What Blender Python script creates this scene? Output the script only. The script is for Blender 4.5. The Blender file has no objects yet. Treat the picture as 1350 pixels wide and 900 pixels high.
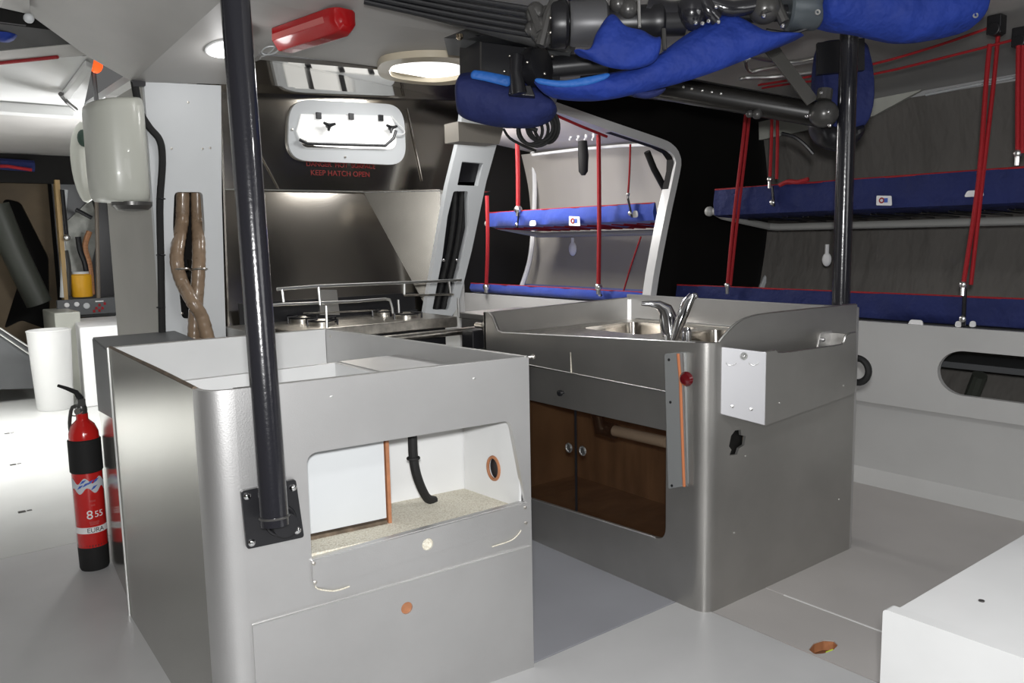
import bpy, bmesh, math, random
from mathutils import Vector as V, Matrix as M
random.seed(4)
C = bpy.context.scene.collection
PI = math.pi
# ---------------------------------------------------------------- camera geometry (1350x900, f in px)
H, F = 1.3, 1080.0
AZ, PT, SN = math.radians(52), math.radians(7.2), 0.0195
hh = V((math.cos(AZ), math.sin(AZ), 0)); r0 = V((math.sin(AZ), -math.cos(AZ), 0))
fw = hh*math.cos(PT) + V((0, 0, -math.sin(PT))); u0 = r0.cross(fw); cs = math.sqrt(1-SN*SN)
rt = r0*cs - u0*SN; up = u0*cs + r0*SN
EYE = V((0, 0, H))
def ray(x, y): return fw + rt*((x-675)/F) + up*((450-y)/F)
def onZ(x, y, z): d = ray(x, y); return EYE + d*((z-H)/d.z)
def onX(x, y, v): d = ray(x, y); return EYE + d*(v/d.x)
def onY(x, y, v): d = ray(x, y); return EYE + d*(v/d.y)
def atD(x, y, v): return EYE + ray(x, y)*v
def seg(a, b, t): return a + (b-a)*t
# ---------------------------------------------------------------- materials
def mat(name, col, rough=.5, metal=0, bump=0, bscale=60, bdist=.01, var=0, vscale=4, coat=0, spec=.5, sheen=0, stretch=None, emit=None, estr=0, trans=0):
    m = bpy.data.materials.new(name); m.use_nodes = True
    nt = m.node_tree; b = nt.nodes['Principled BSDF']
    c = (*col, 1)
    b.inputs['Base Color'].default_value = c; b.inputs['Roughness'].default_value = rough
    b.inputs['Metallic'].default_value = metal; b.inputs['Specular IOR Level'].default_value = spec
    b.inputs['Coat Weight'].default_value = coat; b.inputs['Sheen Weight'].default_value = sheen
    b.inputs['Transmission Weight'].default_value = trans
    if emit: b.inputs['Emission Color'].default_value = (*emit, 1); b.inputs['Emission Strength'].default_value = estr
    tc = nt.nodes.new('ShaderNodeTexCoord'); mp = nt.nodes.new('ShaderNodeMapping')
    nt.links.new(tc.outputs['Object'], mp.inputs['Vector'])
    if stretch: mp.inputs['Scale'].default_value = stretch
    if var:
        n = nt.nodes.new('ShaderNodeTexNoise'); n.inputs['Scale'].default_value = vscale; n.inputs['Detail'].default_value = 6
        nt.links.new(mp.outputs[0], n.inputs['Vector'])
        rp = nt.nodes.new('ShaderNodeValToRGB')
        rp.color_ramp.elements[0].position = .3; rp.color_ramp.elements[1].position = .7
        rp.color_ramp.elements[0].color = (*[max(0, k*(1-var)) for k in col], 1)
        rp.color_ramp.elements[1].color = (*[min(1, k*(1+var)) for k in col], 1)
        nt.links.new(n.outputs['Fac'], rp.inputs['Fac']); nt.links.new(rp.outputs[0], b.inputs['Base Color'])
        mr = nt.nodes.new('ShaderNodeMapRange'); mr.inputs['To Min'].default_value = max(.02, rough*(1-var*.7)); mr.inputs['To Max'].default_value = min(1, rough*(1+var*.7))
        nt.links.new(n.outputs['Fac'], mr.inputs['Value']); nt.links.new(mr.outputs[0], b.inputs['Roughness'])
    if bump:
        n2 = nt.nodes.new('ShaderNodeTexNoise'); n2.inputs['Scale'].default_value = bscale; n2.inputs['Detail'].default_value = 4
        nt.links.new(mp.outputs[0], n2.inputs['Vector'])
        bp = nt.nodes.new('ShaderNodeBump'); bp.inputs['Strength'].default_value = bump; bp.inputs['Distance'].default_value = bdist
        nt.links.new(n2.outputs['Fac'], bp.inputs['Height']); nt.links.new(bp.outputs[0], b.inputs['Normal'])
    return m
SIL = mat('silver_paint', (.61, .605, .60), .42, .88, bump=.05, bscale=250, var=.06, vscale=3)
SILD = mat('silver_paint_shaded', (.43, .42, .40), .37, .85, bump=.05, bscale=200, var=.08)  # darker copy of the silver paint; the sink unit's dimness is partly colour
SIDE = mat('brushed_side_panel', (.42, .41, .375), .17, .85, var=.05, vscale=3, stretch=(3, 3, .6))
EDGE = mat('bare_aluminium_edge', (.8, .8, .78), .3, 1)
SS = mat('stainless_sheet', (.50, .465, .415), .17, 1, var=.12, vscale=1.6, bump=.12, bscale=2.2, stretch=(1, 1, .8))
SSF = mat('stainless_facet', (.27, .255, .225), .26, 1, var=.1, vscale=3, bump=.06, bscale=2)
SSM = mat('stainless_mirror', (.55, .54, .52), .06, 1, var=.05)
CHR = mat('chrome', (.85, .85, .86), .08, 1)
STL = mat('worn_steel', (.6, .57, .52), .3, 1, var=.25, vscale=30)
WHT = mat('white_gelcoat', (.72, .725, .72), .32, 0, var=.04, coat=.2)
WHTM = mat('white_paint_matt', (.74, .74, .73), .6, 0, var=.05)
BENCH = mat('bench_gelcoat', (.50, .50, .49), .4, 0, var=.04, vscale=3)
PIL = mat('pillar_paint', (.62, .64, .65), .4, 0, var=.03)
CREAM = mat('cream_moulding', (.55, .56, .50), .35, 0, var=.03, coat=.3)
CEIL = mat('grey_deckhead', (.42, .41, .395), .5, 0, var=.08, vscale=3)
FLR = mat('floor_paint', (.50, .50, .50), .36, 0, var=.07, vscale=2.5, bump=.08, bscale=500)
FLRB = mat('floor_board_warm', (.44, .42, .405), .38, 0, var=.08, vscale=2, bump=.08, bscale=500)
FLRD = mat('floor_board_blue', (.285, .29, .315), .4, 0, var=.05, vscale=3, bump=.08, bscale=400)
FLRL = mat('floor_paint_daylit', (.55, .555, .54), .35, 0, var=.06, vscale=2)  # floor paint made paler, daylight on the far left floor put into colour
BLK = mat('black_paint', (.012, .012, .014), .35, 0, var=.1)
RIMB = mat('worn_brown_rim', (.16, .12, .085), .6, .2, var=.4, vscale=30)
BLKG = mat('black_carbon_gloss', (.016, .016, .02), .2, 0, coat=.6, bump=.06, bscale=120)
BLKM = mat('black_bulkhead', (.007, .0065, .006), .65, metal=0, var=.15, vscale=3, spec=.2)
RUB = mat('black_rubber', (.02, .02, .02), .65, spec=.2)
DGR = mat('dark_grey_moulding', (.13, .135, .14), .45, 0, var=.06)
GRY = mat('mid_grey_casting', (.085, .083, .08), .3, .4, var=.1)
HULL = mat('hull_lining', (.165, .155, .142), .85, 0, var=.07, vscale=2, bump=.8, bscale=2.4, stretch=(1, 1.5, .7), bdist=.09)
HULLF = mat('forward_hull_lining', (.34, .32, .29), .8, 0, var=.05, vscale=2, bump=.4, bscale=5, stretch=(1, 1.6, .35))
DECKF = mat('forward_deckhead', (.70, .66, .64), .5, 0, var=.05)
BLUF = mat('bright_blue_canvas', (.014, .050, .36), .75, 0, bump=.5, bscale=14, var=.12, vscale=7, sheen=.3)
BLUE = mat('blue_cloth', (.006, .031, .25), .75, 0, bump=.6, bscale=6, bdist=.09, var=.12, vscale=7)
BLUD = mat('navy_cloth', (.009, .017, .10), .8, 0, bump=.6, bscale=7, bdist=.06, var=.12, vscale=6)
BLUL = mat('light_blue_binding', (.015, .12, .45), .6, 0, bump=.4, bscale=60)
RED = mat('red_rope', (.38, .008, .014), .6, 0, bump=.6, bscale=300)
REDP = mat('red_plastic', (.36, .006, .008), .2, 0, coat=.5)
REDL = mat('pale_red_plastic', (.55, .14, .13), .35)
EXTR = mat('extinguisher_red', (.60, .014, .012), .18, 0, coat=.7)
ORG = mat('orange_cord', (.50, .17, .07), .5)
WOOD = mat('raw_plywood', (.36, .17, .08), .6, 0, var=.25, vscale=20, stretch=(1, 1, 6))
WOODD = mat('cupboard_wood', (.28, .20, .135), .5, 0, var=.3, vscale=6, stretch=(1, 3, .6))
ORW = mat('orange_wood_rim', (.40, .17, .08), .5, 0, var=.15, vscale=40)
MATC = mat('cream_nonslip_mesh', (.78, .74, .62), .9)
YEL = mat('yellow_plastic', (.82, .42, .02), .35, coat=.3)
LIME = mat('lime_plastic', (.62, .80, .06), .4)
HOSE = mat('tan_hose', (.27, .19, .125), .28, 0, coat=.5, var=.15, vscale=20)
BRN = mat('brown_lining', (.12, .088, .052), .7, 0, var=.2, vscale=4)
OLV = mat('olive_pipe', (.05, .055, .045), .5)
WTXT = mat('white_print', (.85, .85, .85), .5)
RTXT = mat('red_print', (.20, .012, .01), .5)
BTXT = mat('dark_print', (.03, .03, .04), .5)
BLTX = mat('blue_print', (.05, .12, .5), .5)
BEI = mat('beige_hatch_frame', (.62, .55, .42), .35, coat=.3)
GLOW = mat('daylight_pane', (.9, .9, .9), .3, emit=(1, .99, .96), estr=1.6)
GLOW2 = mat('lamp_lens', (.9, .9, .9), .3, emit=(1, .97, .9), estr=5)
PANE = mat('translucent_hatch_pane', (.85, .85, .83), .25, emit=(1, 1, .97), estr=.38)
LAMPO = mat('orange_lamp_glass', (.8, .12, .03), .3, emit=(1, .12, .02), estr=1.2)
SLIVER = mat('bin_plastic', (.75, .75, .74), .4, 0, var=.02)
# non-slip mesh: waves in the bump
def add_weave(m, sc):
    nt = m.node_tree; b = nt.nodes['Principled BSDF']
    tc = nt.nodes.new('ShaderNodeTexCoord'); ck = nt.nodes.new('ShaderNodeTexVoronoi'); ck.inputs['Scale'].default_value = sc
    nt.links.new(tc.outputs['Object'], ck.inputs['Vector'])
    rp = nt.nodes.new('ShaderNodeValToRGB'); rp.color_ramp.elements[0].color = (.80, .77, .66, 1); rp.color_ramp.elements[1].color = (.62, .57, .46, 1)
    rp.color_ramp.elements[0].position = .25; rp.color_ramp.elements[1].position = .8
    nt.links.new(ck.outputs['Distance'], rp.inputs['Fac']); nt.links.new(rp.outputs[0], b.inputs['Base Color'])
    bp = nt.nodes.new('ShaderNodeBump'); bp.inputs['Strength'].default_value = .6; bp.inputs['Distance'].default_value = .003; bp.invert = True
    nt.links.new(ck.outputs['Distance'], bp.inputs['Height']); nt.links.new(bp.outputs[0], b.inputs['Normal'])
add_weave(MATC, 190)
# smoked acrylic doors: tinted see-through plus gloss
SMK = bpy.data.materials.new('smoked_acrylic'); SMK.use_nodes = True
nt = SMK.node_tree; nt.nodes.clear()
o_ = nt.nodes.new('ShaderNodeOutputMaterial'); mx = nt.nodes.new('ShaderNodeMixShader'); tr = nt.nodes.new('ShaderNodeBsdfTransparent'); gl = nt.nodes.new('ShaderNodeBsdfPrincipled')
tr.inputs[0].default_value = (.90, .84, .77, 1); gl.inputs['Base Color'].default_value = (.05, .022, .012, 1); gl.inputs['Roughness'].default_value = .12
nz = nt.nodes.new('ShaderNodeTexNoise'); nz.inputs['Scale'].default_value = 1.5; mr = nt.nodes.new('ShaderNodeMapRange'); mr.inputs['To Min'].default_value = .15; mr.inputs['To Max'].default_value = .35
nt.links.new(nz.outputs['Fac'], mr.inputs['Value']); nt.links.new(mr.outputs[0], mx.inputs[0])
nt.links.new(tr.outputs[0], mx.inputs[1]); nt.links.new(gl.outputs[0], mx.inputs[2]); nt.links.new(mx.outputs[0], o_.inputs[0])

# ---------------------------------------------------------------- mesh builder
def rpoly(pts, rad, n=6):
    """round the corners of a 2D polygon"""
    out = []; k = len(pts)
    if not isinstance(rad, (list, tuple)): rad = [rad]*k
    for i in range(k):
        p = V(pts[i]); a = V(pts[i-1]); b = V(pts[(i+1) % k]); r = rad[i]
        if r <= 0: out.append(tuple(p)); continue
        da = (a-p); db = (b-p); r = min(r, da.length*.48, db.length*.48)
        pa = p + da.normalized()*r; pb = p + db.normalized()*r
        for j in range(n+1):
            t = j/n; out.append(tuple(pa*(1-t)**2 + p*(2*t*(1-t)) + pb*t*t))
    return out
def rect(x0, y0, x1, y1, r=0, n=6):
    p = [(x0, y0), (x1, y0), (x1, y1), (x0, y1)]
    return rpoly(p, r, n) if r else p
def circ(cx, cy, rx, ry=None, n=24):
    ry = ry or rx
    return [(cx+rx*math.cos(2*PI*i/n), cy+ry*math.sin(2*PI*i/n)) for i in range(n)]
class MB:
    def __init__(s): s.bm = bmesh.new(); s.flat = False
    def box(s, a, b, rot=None):
        a = V(a); b = V(b); c = (a+b)/2; d = b-a
        m = M.Translation(c) @ (rot.to_4x4() if rot else M.Identity(4)) @ M.Diagonal((abs(d.x), abs(d.y), abs(d.z), 1))
        bmesh.ops.create_cube(s.bm, size=1, matrix=m); return s
    def prism(s, base, off):
        """closed prism: 3D polygon + offset vector"""
        off = V(off); A = [s.bm.verts.new(V(p)) for p in base]; B = [s.bm.verts.new(V(p)+off) for p in base]
        n = len(base)
        s.bm.faces.new(A); s.bm.faces.new(B[::-1])
        for i in range(n): s.bm.faces.new([A[i], B[i], B[(i+1) % n], A[(i+1) % n]])
        return s
    def loft(s, rings, closed=True, cap=True):
        R = [[s.bm.verts.new(V(p)) for p in r] for r in rings]; n = len(R[0])
        for a, b in zip(R, R[1:]):
            for i in range(n if closed else n-1):
                j = (i+1) % n
                s.bm.faces.new([a[i], a[j], b[j], b[i]])
        if cap and closed:
            s.bm.faces.new(R[0][::-1]); s.bm.faces.new(R[-1])
        return s
    def tube(s, pts, r, n=10, smooth=0, ecc=1.0):
        pts = [V(p) for p in pts]
        if smooth: pts = catmull(pts, smooth)
        k = len(pts); rs = r if isinstance(r, (list, tuple)) else [r]*k
        if len(rs) != k: rs = [rs[0] + (rs[-1]-rs[0])*i/(k-1) for i in range(k)]
        rings = []; t = (pts[1]-pts[0]).normalized()
        nrm = t.orthogonal().normalized()
        for i, p in enumerate(pts):
            t2 = ((pts[min(i+1, k-1)]-p).normalized() if i < k-1 else V((0, 0, 0))) + ((p-pts[i-1]).normalized() if i else V((0, 0, 0)))
            if t2.length > 1e-6: t2.normalize()
            else: t2 = t
            q = t.rotation_difference(t2); nrm = (q @ nrm).normalized(); t = t2
            bi = t.cross(nrm)
            rings.append([p + (nrm*math.cos(2*PI*j/n) + bi*math.sin(2*PI*j/n)*ecc)*rs[i] for j in range(n)])
        return s.loft(rings)
    def lathe(s, prof, org, axis=(0, 0, 1), n=28):
        ax = V(axis).normalized(); a = ax.orthogonal().normalized(); b = ax.cross(a); org = V(org)
        rings = [[org + ax*z + (a*math.cos(2*PI*i/n)+b*math.sin(2*PI*i/n))*max(r, 1e-4) for i in range(n)] for r, z in prof]
        return s.loft(rings)
    def cyl(s, a, b, r, n=16): return s.tube([a, b], r, n)
    def ball(s, c, r, sc=(1, 1, 1), seg_=14):
        m = M.Translation(V(c)) @ M.Diagonal((*sc, 1))
        bmesh.ops.create_uvsphere(s.bm, u_segments=seg_, v_segments=max(6, seg_//2+1), radius=r, matrix=m); return s
    def torus(s, c, R, r, axis=(0, 0, 1), n=28, m=8):
        ax = V(axis).normalized(); a = ax.orthogonal().normalized(); b = ax.cross(a); c = V(c)
        Rg = []
        for i in range(n):
            d = a*math.cos(2*PI*i/n)+b*math.sin(2*PI*i/n)
            Rg.append([s.bm.verts.new(c + d*(R+r*math.cos(2*PI*j/m)) + ax*(r*math.sin(2*PI*j/m))) for j in range(m)])
        for i in range(n):
            A, B = Rg[i], Rg[(i+1) % n]
            for j in range(m): s.bm.faces.new([A[j], B[j], B[(j+1) % m], A[(j+1) % m]])
        return s
    def plate(s, outline, holes, o, u, v, t):
        """flat plate with holes; outline in (u,v) metres; thickness t along -n (n = u x v) starting at the front face"""
        cu = bpy.data.curves.new('t', 'CURVE'); cu.dimensions = '2D'; cu.fill_mode = 'BOTH'; cu.extrude = t/2
        for poly in [outline]+list(holes):
            sp = cu.splines.new('POLY'); sp.points.add(len(poly)-1); sp.use_cyclic_u = True
            for i, p in enumerate(poly): sp.points[i].co = (p[0], p[1], 0, 1)
        s._curve(cu, o, u, v, -t/2); s.flat = True; return s
    def text(s, txt, size, o, u, v, depth=.0006, align='CENTER', bend=None):
        cu = bpy.data.curves.new('t', 'FONT'); cu.body = txt; cu.size = size; cu.extrude = depth; cu.align_x = align; cu.align_y = 'CENTER'
        s._curve(cu, o, u, v, 0, bend); return s
    def _curve(s, cu, o, u, v, dz, bend=None):
        ob = bpy.data.objects.new('t', cu); C.objects.link(ob)
        dg = bpy.context.evaluated_depsgraph_get(); me = bpy.data.meshes.new_from_object(ob.evaluated_get(dg))
        u = V(u).normalized(); v = V(v).normalized(); n = u.cross(v)
        if bend:     # wrap round a vertical cylinder: bend = (axis x, axis y, radius, angle of text centre)
            bx, by, br, ba = bend
            for vt in me.vertices:
                a = ba + vt.co.x/br; rr = br + .0008 + vt.co.z
                vt.co = V((bx+rr*math.cos(a), by+rr*math.sin(a), V(o).z+vt.co.y))
        else:
            mt = M.Translation(V(o)) @ M((u, v, n)).transposed().to_4x4() @ M.Translation((0, 0, dz)); me.transform(mt)
        s.bm.from_mesh(me)
        bpy.data.objects.remove(ob); bpy.data.curves.remove(cu); bpy.data.meshes.remove(me)
def catmull(p, k):
    out = []; n = len(p)
    for i in range(n-1):
        a, b, c, d = p[max(i-1, 0)], p[i], p[i+1], p[min(i+2, n-1)]
        for j in range(k):
            t = j/k
            out.append(.5*((2*b)+(c-a)*t+(2*a-5*b+4*c-d)*t*t+(3*b-a-3*c+d)*t*t*t))
    out.append(p[-1]); return out
ORG_ = {}
def obj(name, mb, m, parent=None, org=None, bev=0, ang=35, sub=0):
    bm = mb.bm
    bmesh.ops.remove_doubles(bm, verts=bm.verts, dist=1e-5)
    bmesh.ops.recalc_face_normals(bm, faces=bm.faces)
    me = bpy.data.meshes.new(name)
    if parent is not None: o3 = ORG_[parent.name]
    elif org is not None: o3 = V(org)
    else:
        xs = [v.co for v in bm.verts]
        o3 = V(((min(v.x for v in xs)+max(v.x for v in xs))/2, (min(v.y for v in xs)+max(v.y for v in xs))/2, min(v.z for v in xs)))
    bmesh.ops.translate(bm, verts=bm.verts, vec=-o3)
    bm.to_mesh(me); bm.free()
    for p in me.polygons: p.use_smooth = True
    me.set_sharp_from_angle(angle=math.radians(ang))
    me.materials.append(m)
    o = bpy.data.objects.new(name, me); C.objects.link(o)
    if parent is not None: o.parent = parent
    else: o.location = o3
    ORG_[o.name] = o3
    if bev and not mb.flat:
        b = o.modifiers.new('bevel', 'BEVEL'); b.width = bev; b.segments = 2; b.limit_method = 'ANGLE'; b.angle_limit = math.radians(40); b.harden_normals = True
    if sub:
        b = o.modifiers.new('sub', 'SUBSURF'); b.levels = sub; b.render_levels = sub
    return o
def tag(o, label, cat, group=None, kind=None):
    o['label'] = label; o['category'] = cat
    if group: o['group'] = group
    if kind: o['kind'] = kind
    return o
def thing(name, label, cat, loc, group=None):
    o = bpy.data.objects.new(name, None); C.objects.link(o); o.location = loc; o.empty_display_size = .1
    ORG_[o.name] = V(loc); return tag(o, label, cat, group)
def struct(name, mb, m, **k):
    o = obj(name, mb, m, **k); o['kind'] = 'structure'; return o
def plab(o, t): o['label'] = t; return o
Z3 = V((0, 0, 1)); X3 = V((1, 0, 0)); Y3 = V((0, 1, 0))

# =================================================================== SETTING
# ---- floor
fl = MB(); fl.box((-1.5, -1.5, -.06), (2.195, 1.845, 0)); struct('floor', fl, FLR, bev=.002)
fl = MB(); fl.box((-1.5, 1.85, -.06), (1.0, 3.95, 0)); struct('floor', fl, FLR, bev=.002)
fl = MB(); fl.box((-1.5, 3.954, -.06), (4.1, 9.6, 0)); struct('floor', fl, FLRL)
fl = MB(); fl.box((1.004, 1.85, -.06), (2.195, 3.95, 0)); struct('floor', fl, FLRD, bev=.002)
fl = MB(); hp = onZ(1085, 852, 0)
hole = rpoly([(p.x, p.y) for p in [onZ(*q, 0) for q in [(1066, 856), (1073, 847), (1086, 843), (1099, 844), (1105, 850), (1098, 857), (1086, 861), (1074, 862)]]], .006)
fl.plate([(2.2, -1.5), (2.495, -1.5), (2.495, 3.95), (2.2, 3.95)], [hole], (0, 0, 0), X3, Y3, .004); struct('floor', fl, FLRB)
fl = MB(); fl.box((2.503, -1.5, -.06), (4.1, 3.95, 0)); struct('floor', fl, FLRB, bev=.002)
fl = MB(); fl.box((2.4955, 1.24, -.004), (2.5025, 1.63, .0012)); struct('trim_1', fl, WHTM)
fl = MB(); fl.box((hp.x-.1, hp.y-.08, -.07), (hp.x+.1, hp.y+.08, -.05)); fl.plate(rect(hp.x-.12, hp.y-.1, hp.x+.12, hp.y+.1), [[(hp.x+(x-hp.x)*.97, hp.y+(y-hp.y)*.97) for x, y in hole]], (0, 0, -.0045), X3, Y3, .03); tag(obj('bilge_board', fl, ORW), 'orange-brown wood seen down through the ragged hole in the floor', 'board')
fl = MB(); fl.prism([(hp.x-.01, hp.y-.036, -.049), (hp.x+.03, hp.y-.040, -.049), (hp.x+.035, hp.y-.012, -.049), (hp.x, hp.y-.008, -.049)], (0, 0, .036)); tag(obj('lime_plastic_clip', fl, LIME, bev=.003), 'small lime-yellow plastic piece showing in the hole in the floor', 'clip')
for i, (x, y) in enumerate([(10, 571), (18, 612), (30, 674)]):
    p = onZ(x, y, .0006); t = MB(); t.box((p.x-.02, p.y-.02, 0.0002), (p.x+.012, p.y+.015, .0012))
    t.box((p.x+.018, p.y-.01, 0.0002), (p.x+.04, p.y+.01, .0012))
    tag(obj('floor_marking', t, GRY), ['faint dark floor mark furthest from the camera at the left edge', 'small dark floor mark, middle one of three at the left edge', 'small dark floor mark nearest the red extinguisher, closest to the camera'][i], 'floor mark', 'dark marks on the left floor')

# ---- hull side (right), deckheads
def hull(y0, y1, x0, x1, name, m, bow0, bow1, top0, top1, seg=24):
    prof = [(0, -.45), (.45, -.17), (.82, -.02), (1.3, .09), (1.7, .08), (2.05, .0)]
    b = MB(); rings = []
    for k in range(seg+1):
        t = k/seg; y = y0+(y1-y0)*t; xb = x0+(x1-x0)*t; ring = []
        for (z, dx) in prof: ring.append(V((xb+dx, y, z if z < 2 else top0+(top1-top0)*t)))
        pr = catmull(ring, 5)
        ring = pr + [V((p.x+.04, p.y, p.z)) for p in reversed(pr)]
        rings.append(ring)
    b.loft(rings); return struct(name, b, m, ang=60)
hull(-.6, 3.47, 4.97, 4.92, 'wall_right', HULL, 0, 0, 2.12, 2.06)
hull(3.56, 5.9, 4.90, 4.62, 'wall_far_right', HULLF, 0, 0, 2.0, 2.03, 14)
# white joint strip between hull lining and deck
t = MB(); t.tube([(4.93, -.6, 2.12), (4.92, 1.9, 2.10), (4.91, 2.35, 2.075)], .009, 6); struct('trim_2', t, PIL)
t = MB(); t.prism([(4.86, 2.35, 2.10), (4.86, 3.45, 2.05), (4.87, 3.45, 1.93), (4.88, 2.65, 1.99)], (.03, 0, 0)); struct('trim_3', t, CREAM)
t = MB(); t.tube([onX(702, 200, 4.70), onX(705, 240, 4.70), onX(703, 300, 4.66), onX(698, 345, 4.58), onX(684, 388, 4.5)], .022, 8, smooth=4); struct('trim_4', t, WHT)
# ceiling: raised coachroof deckhead over the galley, side deck over the bunks, sloping soffit at left
c = MB(); c.prism([(1.03, 2.84, 2.12), (5.1, 2.84, 2.12), (5.1, 3.56, 2.12), (1.43, 3.56, 2.12)], (0, 0, .05))
struct('ceiling', c, CEIL)
c = MB(); c.prism([(1.03, 2.84, 2.12), (1.30, 3.60, 1.978), (.907, 3.6, 1.95)], (0, .01, .05)); struct('ceiling', c, CEIL)
c = MB(); c.prism([(1.03, 2.84, 2.12), (1.43, 3.56, 2.12), (1.30, 3.6, 1.978)], (0, .01, .05)); struct('ceiling', c, CEIL)
c = MB(); c.prism([(1.03, 2.84, 2.12), (5.1, 2.84, 2.12), (5.1, -.6, 2.22), (1.35, .2, 2.40), (1.2, 1.6, 2.28)], (0, 0, .05)); struct('ceiling', c, CEIL)
c = MB(); c.prism([(.907, 3.6, 1.95), (.74, 3.6, 2.036), (.566, 3.6, 2.158), (-.3, 2.6, 2.75), (1.2, 1.6, 2.28), (1.03, 2.84, 2.12)], (0, .02, .05)); struct('ceiling', c, CEIL)
# extra soffit running off above the left bay
c = MB(); c.prism([onY(0, 10, 3.5), onY(40, 19, 3.5), onY(36, -60, 2.9), onY(-120, -60, 2.9)], (0, 0, .05)); struct('ceiling', c, CEIL)
# mirror-polished galley canopy + stainless back wall
xw0, xw1 = 1.33, 2.72
c = MB(); c.prism([(1.2, 3.9, 1.99), (2.70, 3.9, 2.07), (2.75, 3.57, 2.135), (1.43, 3.57, 2.09), (1.2, 3.62, 1.99)], (0, 0, .02)); struct('ceiling_galley', c, SSM)
ZC = 1.553
def thick(ps, d=(0, .02, 0)): b = MB(); b.prism(ps, d); return b
winc = (2.035, 1.862)
w = MB(); w.plate([(xw0-.2, ZC), (2.70, ZC), (2.78, 2.09), (xw0-.2, 1.995)], [rect(1.76, 1.775, 2.33, 1.955, .08)], (0, 3.9, 0), X3, Z3, .02); struct('wall_galley', w, SS)
w = thick([(xw0-.2, 3.68, .85), (2.36, 3.68, .85), (2.08, 3.9, ZC-.002), (xw0-.2, 3.9, ZC-.002)]); struct('wall_galley', w, SS)
w = thick([(xw0-.2, 3.68, 0), (2.42, 3.68, 0), (2.42, 3.68, .85), (xw0-.2, 3.68, .85)]); struct('wall_galley', w, SS)
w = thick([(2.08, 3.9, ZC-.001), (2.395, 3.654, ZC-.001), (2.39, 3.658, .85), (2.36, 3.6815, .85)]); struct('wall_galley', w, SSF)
w = MB(); w.prism([(2.06, 3.902, ZC), (2.39, 3.65, ZC), (2.72, 3.65, ZC), (2.72, 3.902, ZC)], (0, 0, .006)); struct('wall_galley', w, SS)
w = MB(); w.prism([(1.235, 3.63, .9), (1.235, 3.9, .9), (1.235, 3.9, 2.0), (1.265, 3.63, 1.98)], (.008, 0, 0)); struct('wall_galley', w, SS)
w = MB(); w.tube([(xw0-.2, 3.893, ZC), (2.08, 3.893, ZC), (2.395, 3.652, ZC)], .004, 6); struct('trim_5', w, EDGE)
w = MB(); w.tube([(1.42, 3.893, 1.95), (1.62, 3.893, ZC)], .003, 6); struct('trim_5', w, SS)
w = MB(); w.tube([(2.36, 3.892, 2.0), (2.44, 3.893, 1.62)], .003, 6); struct('trim_5', w, SS)
# bulkhead right of the doorway (black) with its white trim
BY = 3.5
edge = [(3.72, 0), (3.79, .5), (3.815, .9), (3.93, 1.35), (4.04, 1.70), (4.045, 1.77), (4.0, 1.81), (3.9, 1.838), (3.5, 1.905), (3.1, 1.975), (2.8, 2.03), (2.66, 2.06)]
b = MB(); b.plate(edge + [(2.66, 2.12), (5.15, 2.12), (5.15, 0)], [], (0, BY, 0), X3, Z3, .05); struct('wall_bulkhead', b, BLKM)
def off(pts, d):
    o2 = []
    for i, p in enumerate(pts):
        a = V(pts[max(i-1, 0)]); c2 = V(pts[min(i+1, len(pts)-1)]); t2 = (c2-a).normalized(); n2 = V((t2.y, -t2.x)); o2.append(tuple(V(p)+n2*d))
    return o2
es = [tuple(p) for p in catmull([V((*p, 0)) for p in edge], 3)]; es = [(p[0], p[1]) for p in es]
b = MB(); b.plate(es + off(es, .052)[::-1], [], (0, BY-.02, 0), X3, Z3, .07); struct('trim_6', b, WHT, bev=.006)
# far bulkhead of the next compartment and its deckhead
b = MB(); b.box((1.8, 5.75, 0), (5.0, 5.8, 2.3)); struct('wall_far_bulkhead', b, BLKM)
c = MB(); c.prism([(2.72, 3.6, 2.16), (5.0, 3.6, 2.0), (4.85, 5.75, 2.04), (2.72, 5.75, 2.30)], (0, 0, .04)); struct('ceiling_far', c, DECKF)
w = MB(); w.box((2.70, 3.95, 0), (2.74, 5.75, 2.3)); struct('wall_passage', w, WHTM)
# ---- bench / longitudinal panel on the right
so = -1.0
def bs(y): return y-so
b = MB()
slot = [(bs(.7), .528), (bs(.7), .738)] + [(bs(1.672+.118*math.sin(a)), .633+.105*math.cos(a)) for a in [PI*k/16 for k in range(17)]]
b.plate([(0, .43), (bs(5.74), .43), (bs(5.74), .845), (0, .845)], [slot], (4.0, so, 0), Y3, Z3, .03)
b.prism([(4.0, so, .43), (4.03, so, .43), (4.06, so, .07), (4.03, so, .07)], (0, 6.74, 0))
b.prism([(4.03, so, .07), (4.07, so, .07), (4.02, so, 0), (3.96, so, 0)], (0, 6.74, 0))
struct('wall_bench', b, BENCH, bev=.004)
b = MB(); b.box((4.03, so, .815), (5.0, 3.46, .84)); struct('trim_7', b, BENCH)
b = MB(); b.box((4.03, 3.56, .815), (4.9, 5.74, .84)); struct('trim_7', b, BENCH)
b = MB(); b.tube([onY(1028, 305, 3.44), onY(1018, 345, 3.44), onY(1000, 388, 3.44)], .02, 8, smooth=3); struct('trim_14', b, PIL)
# brace seen through the slot
b = MB(); b.tube([onX(1292, 494, 4.25), onX(1278, 530, 4.3)], .035, 10); tag(obj('brace_tube', b, OLV), 'dull strut just inside the oval slot of the white bench', 'strut')
b = MB(); b.box((4.3, 1.0, .60), (4.62, 2.3, .63)); tag(obj('locker_shelf', b, DGR), 'dark ledge inside the oval slot of the white bench', 'shelf')

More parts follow.
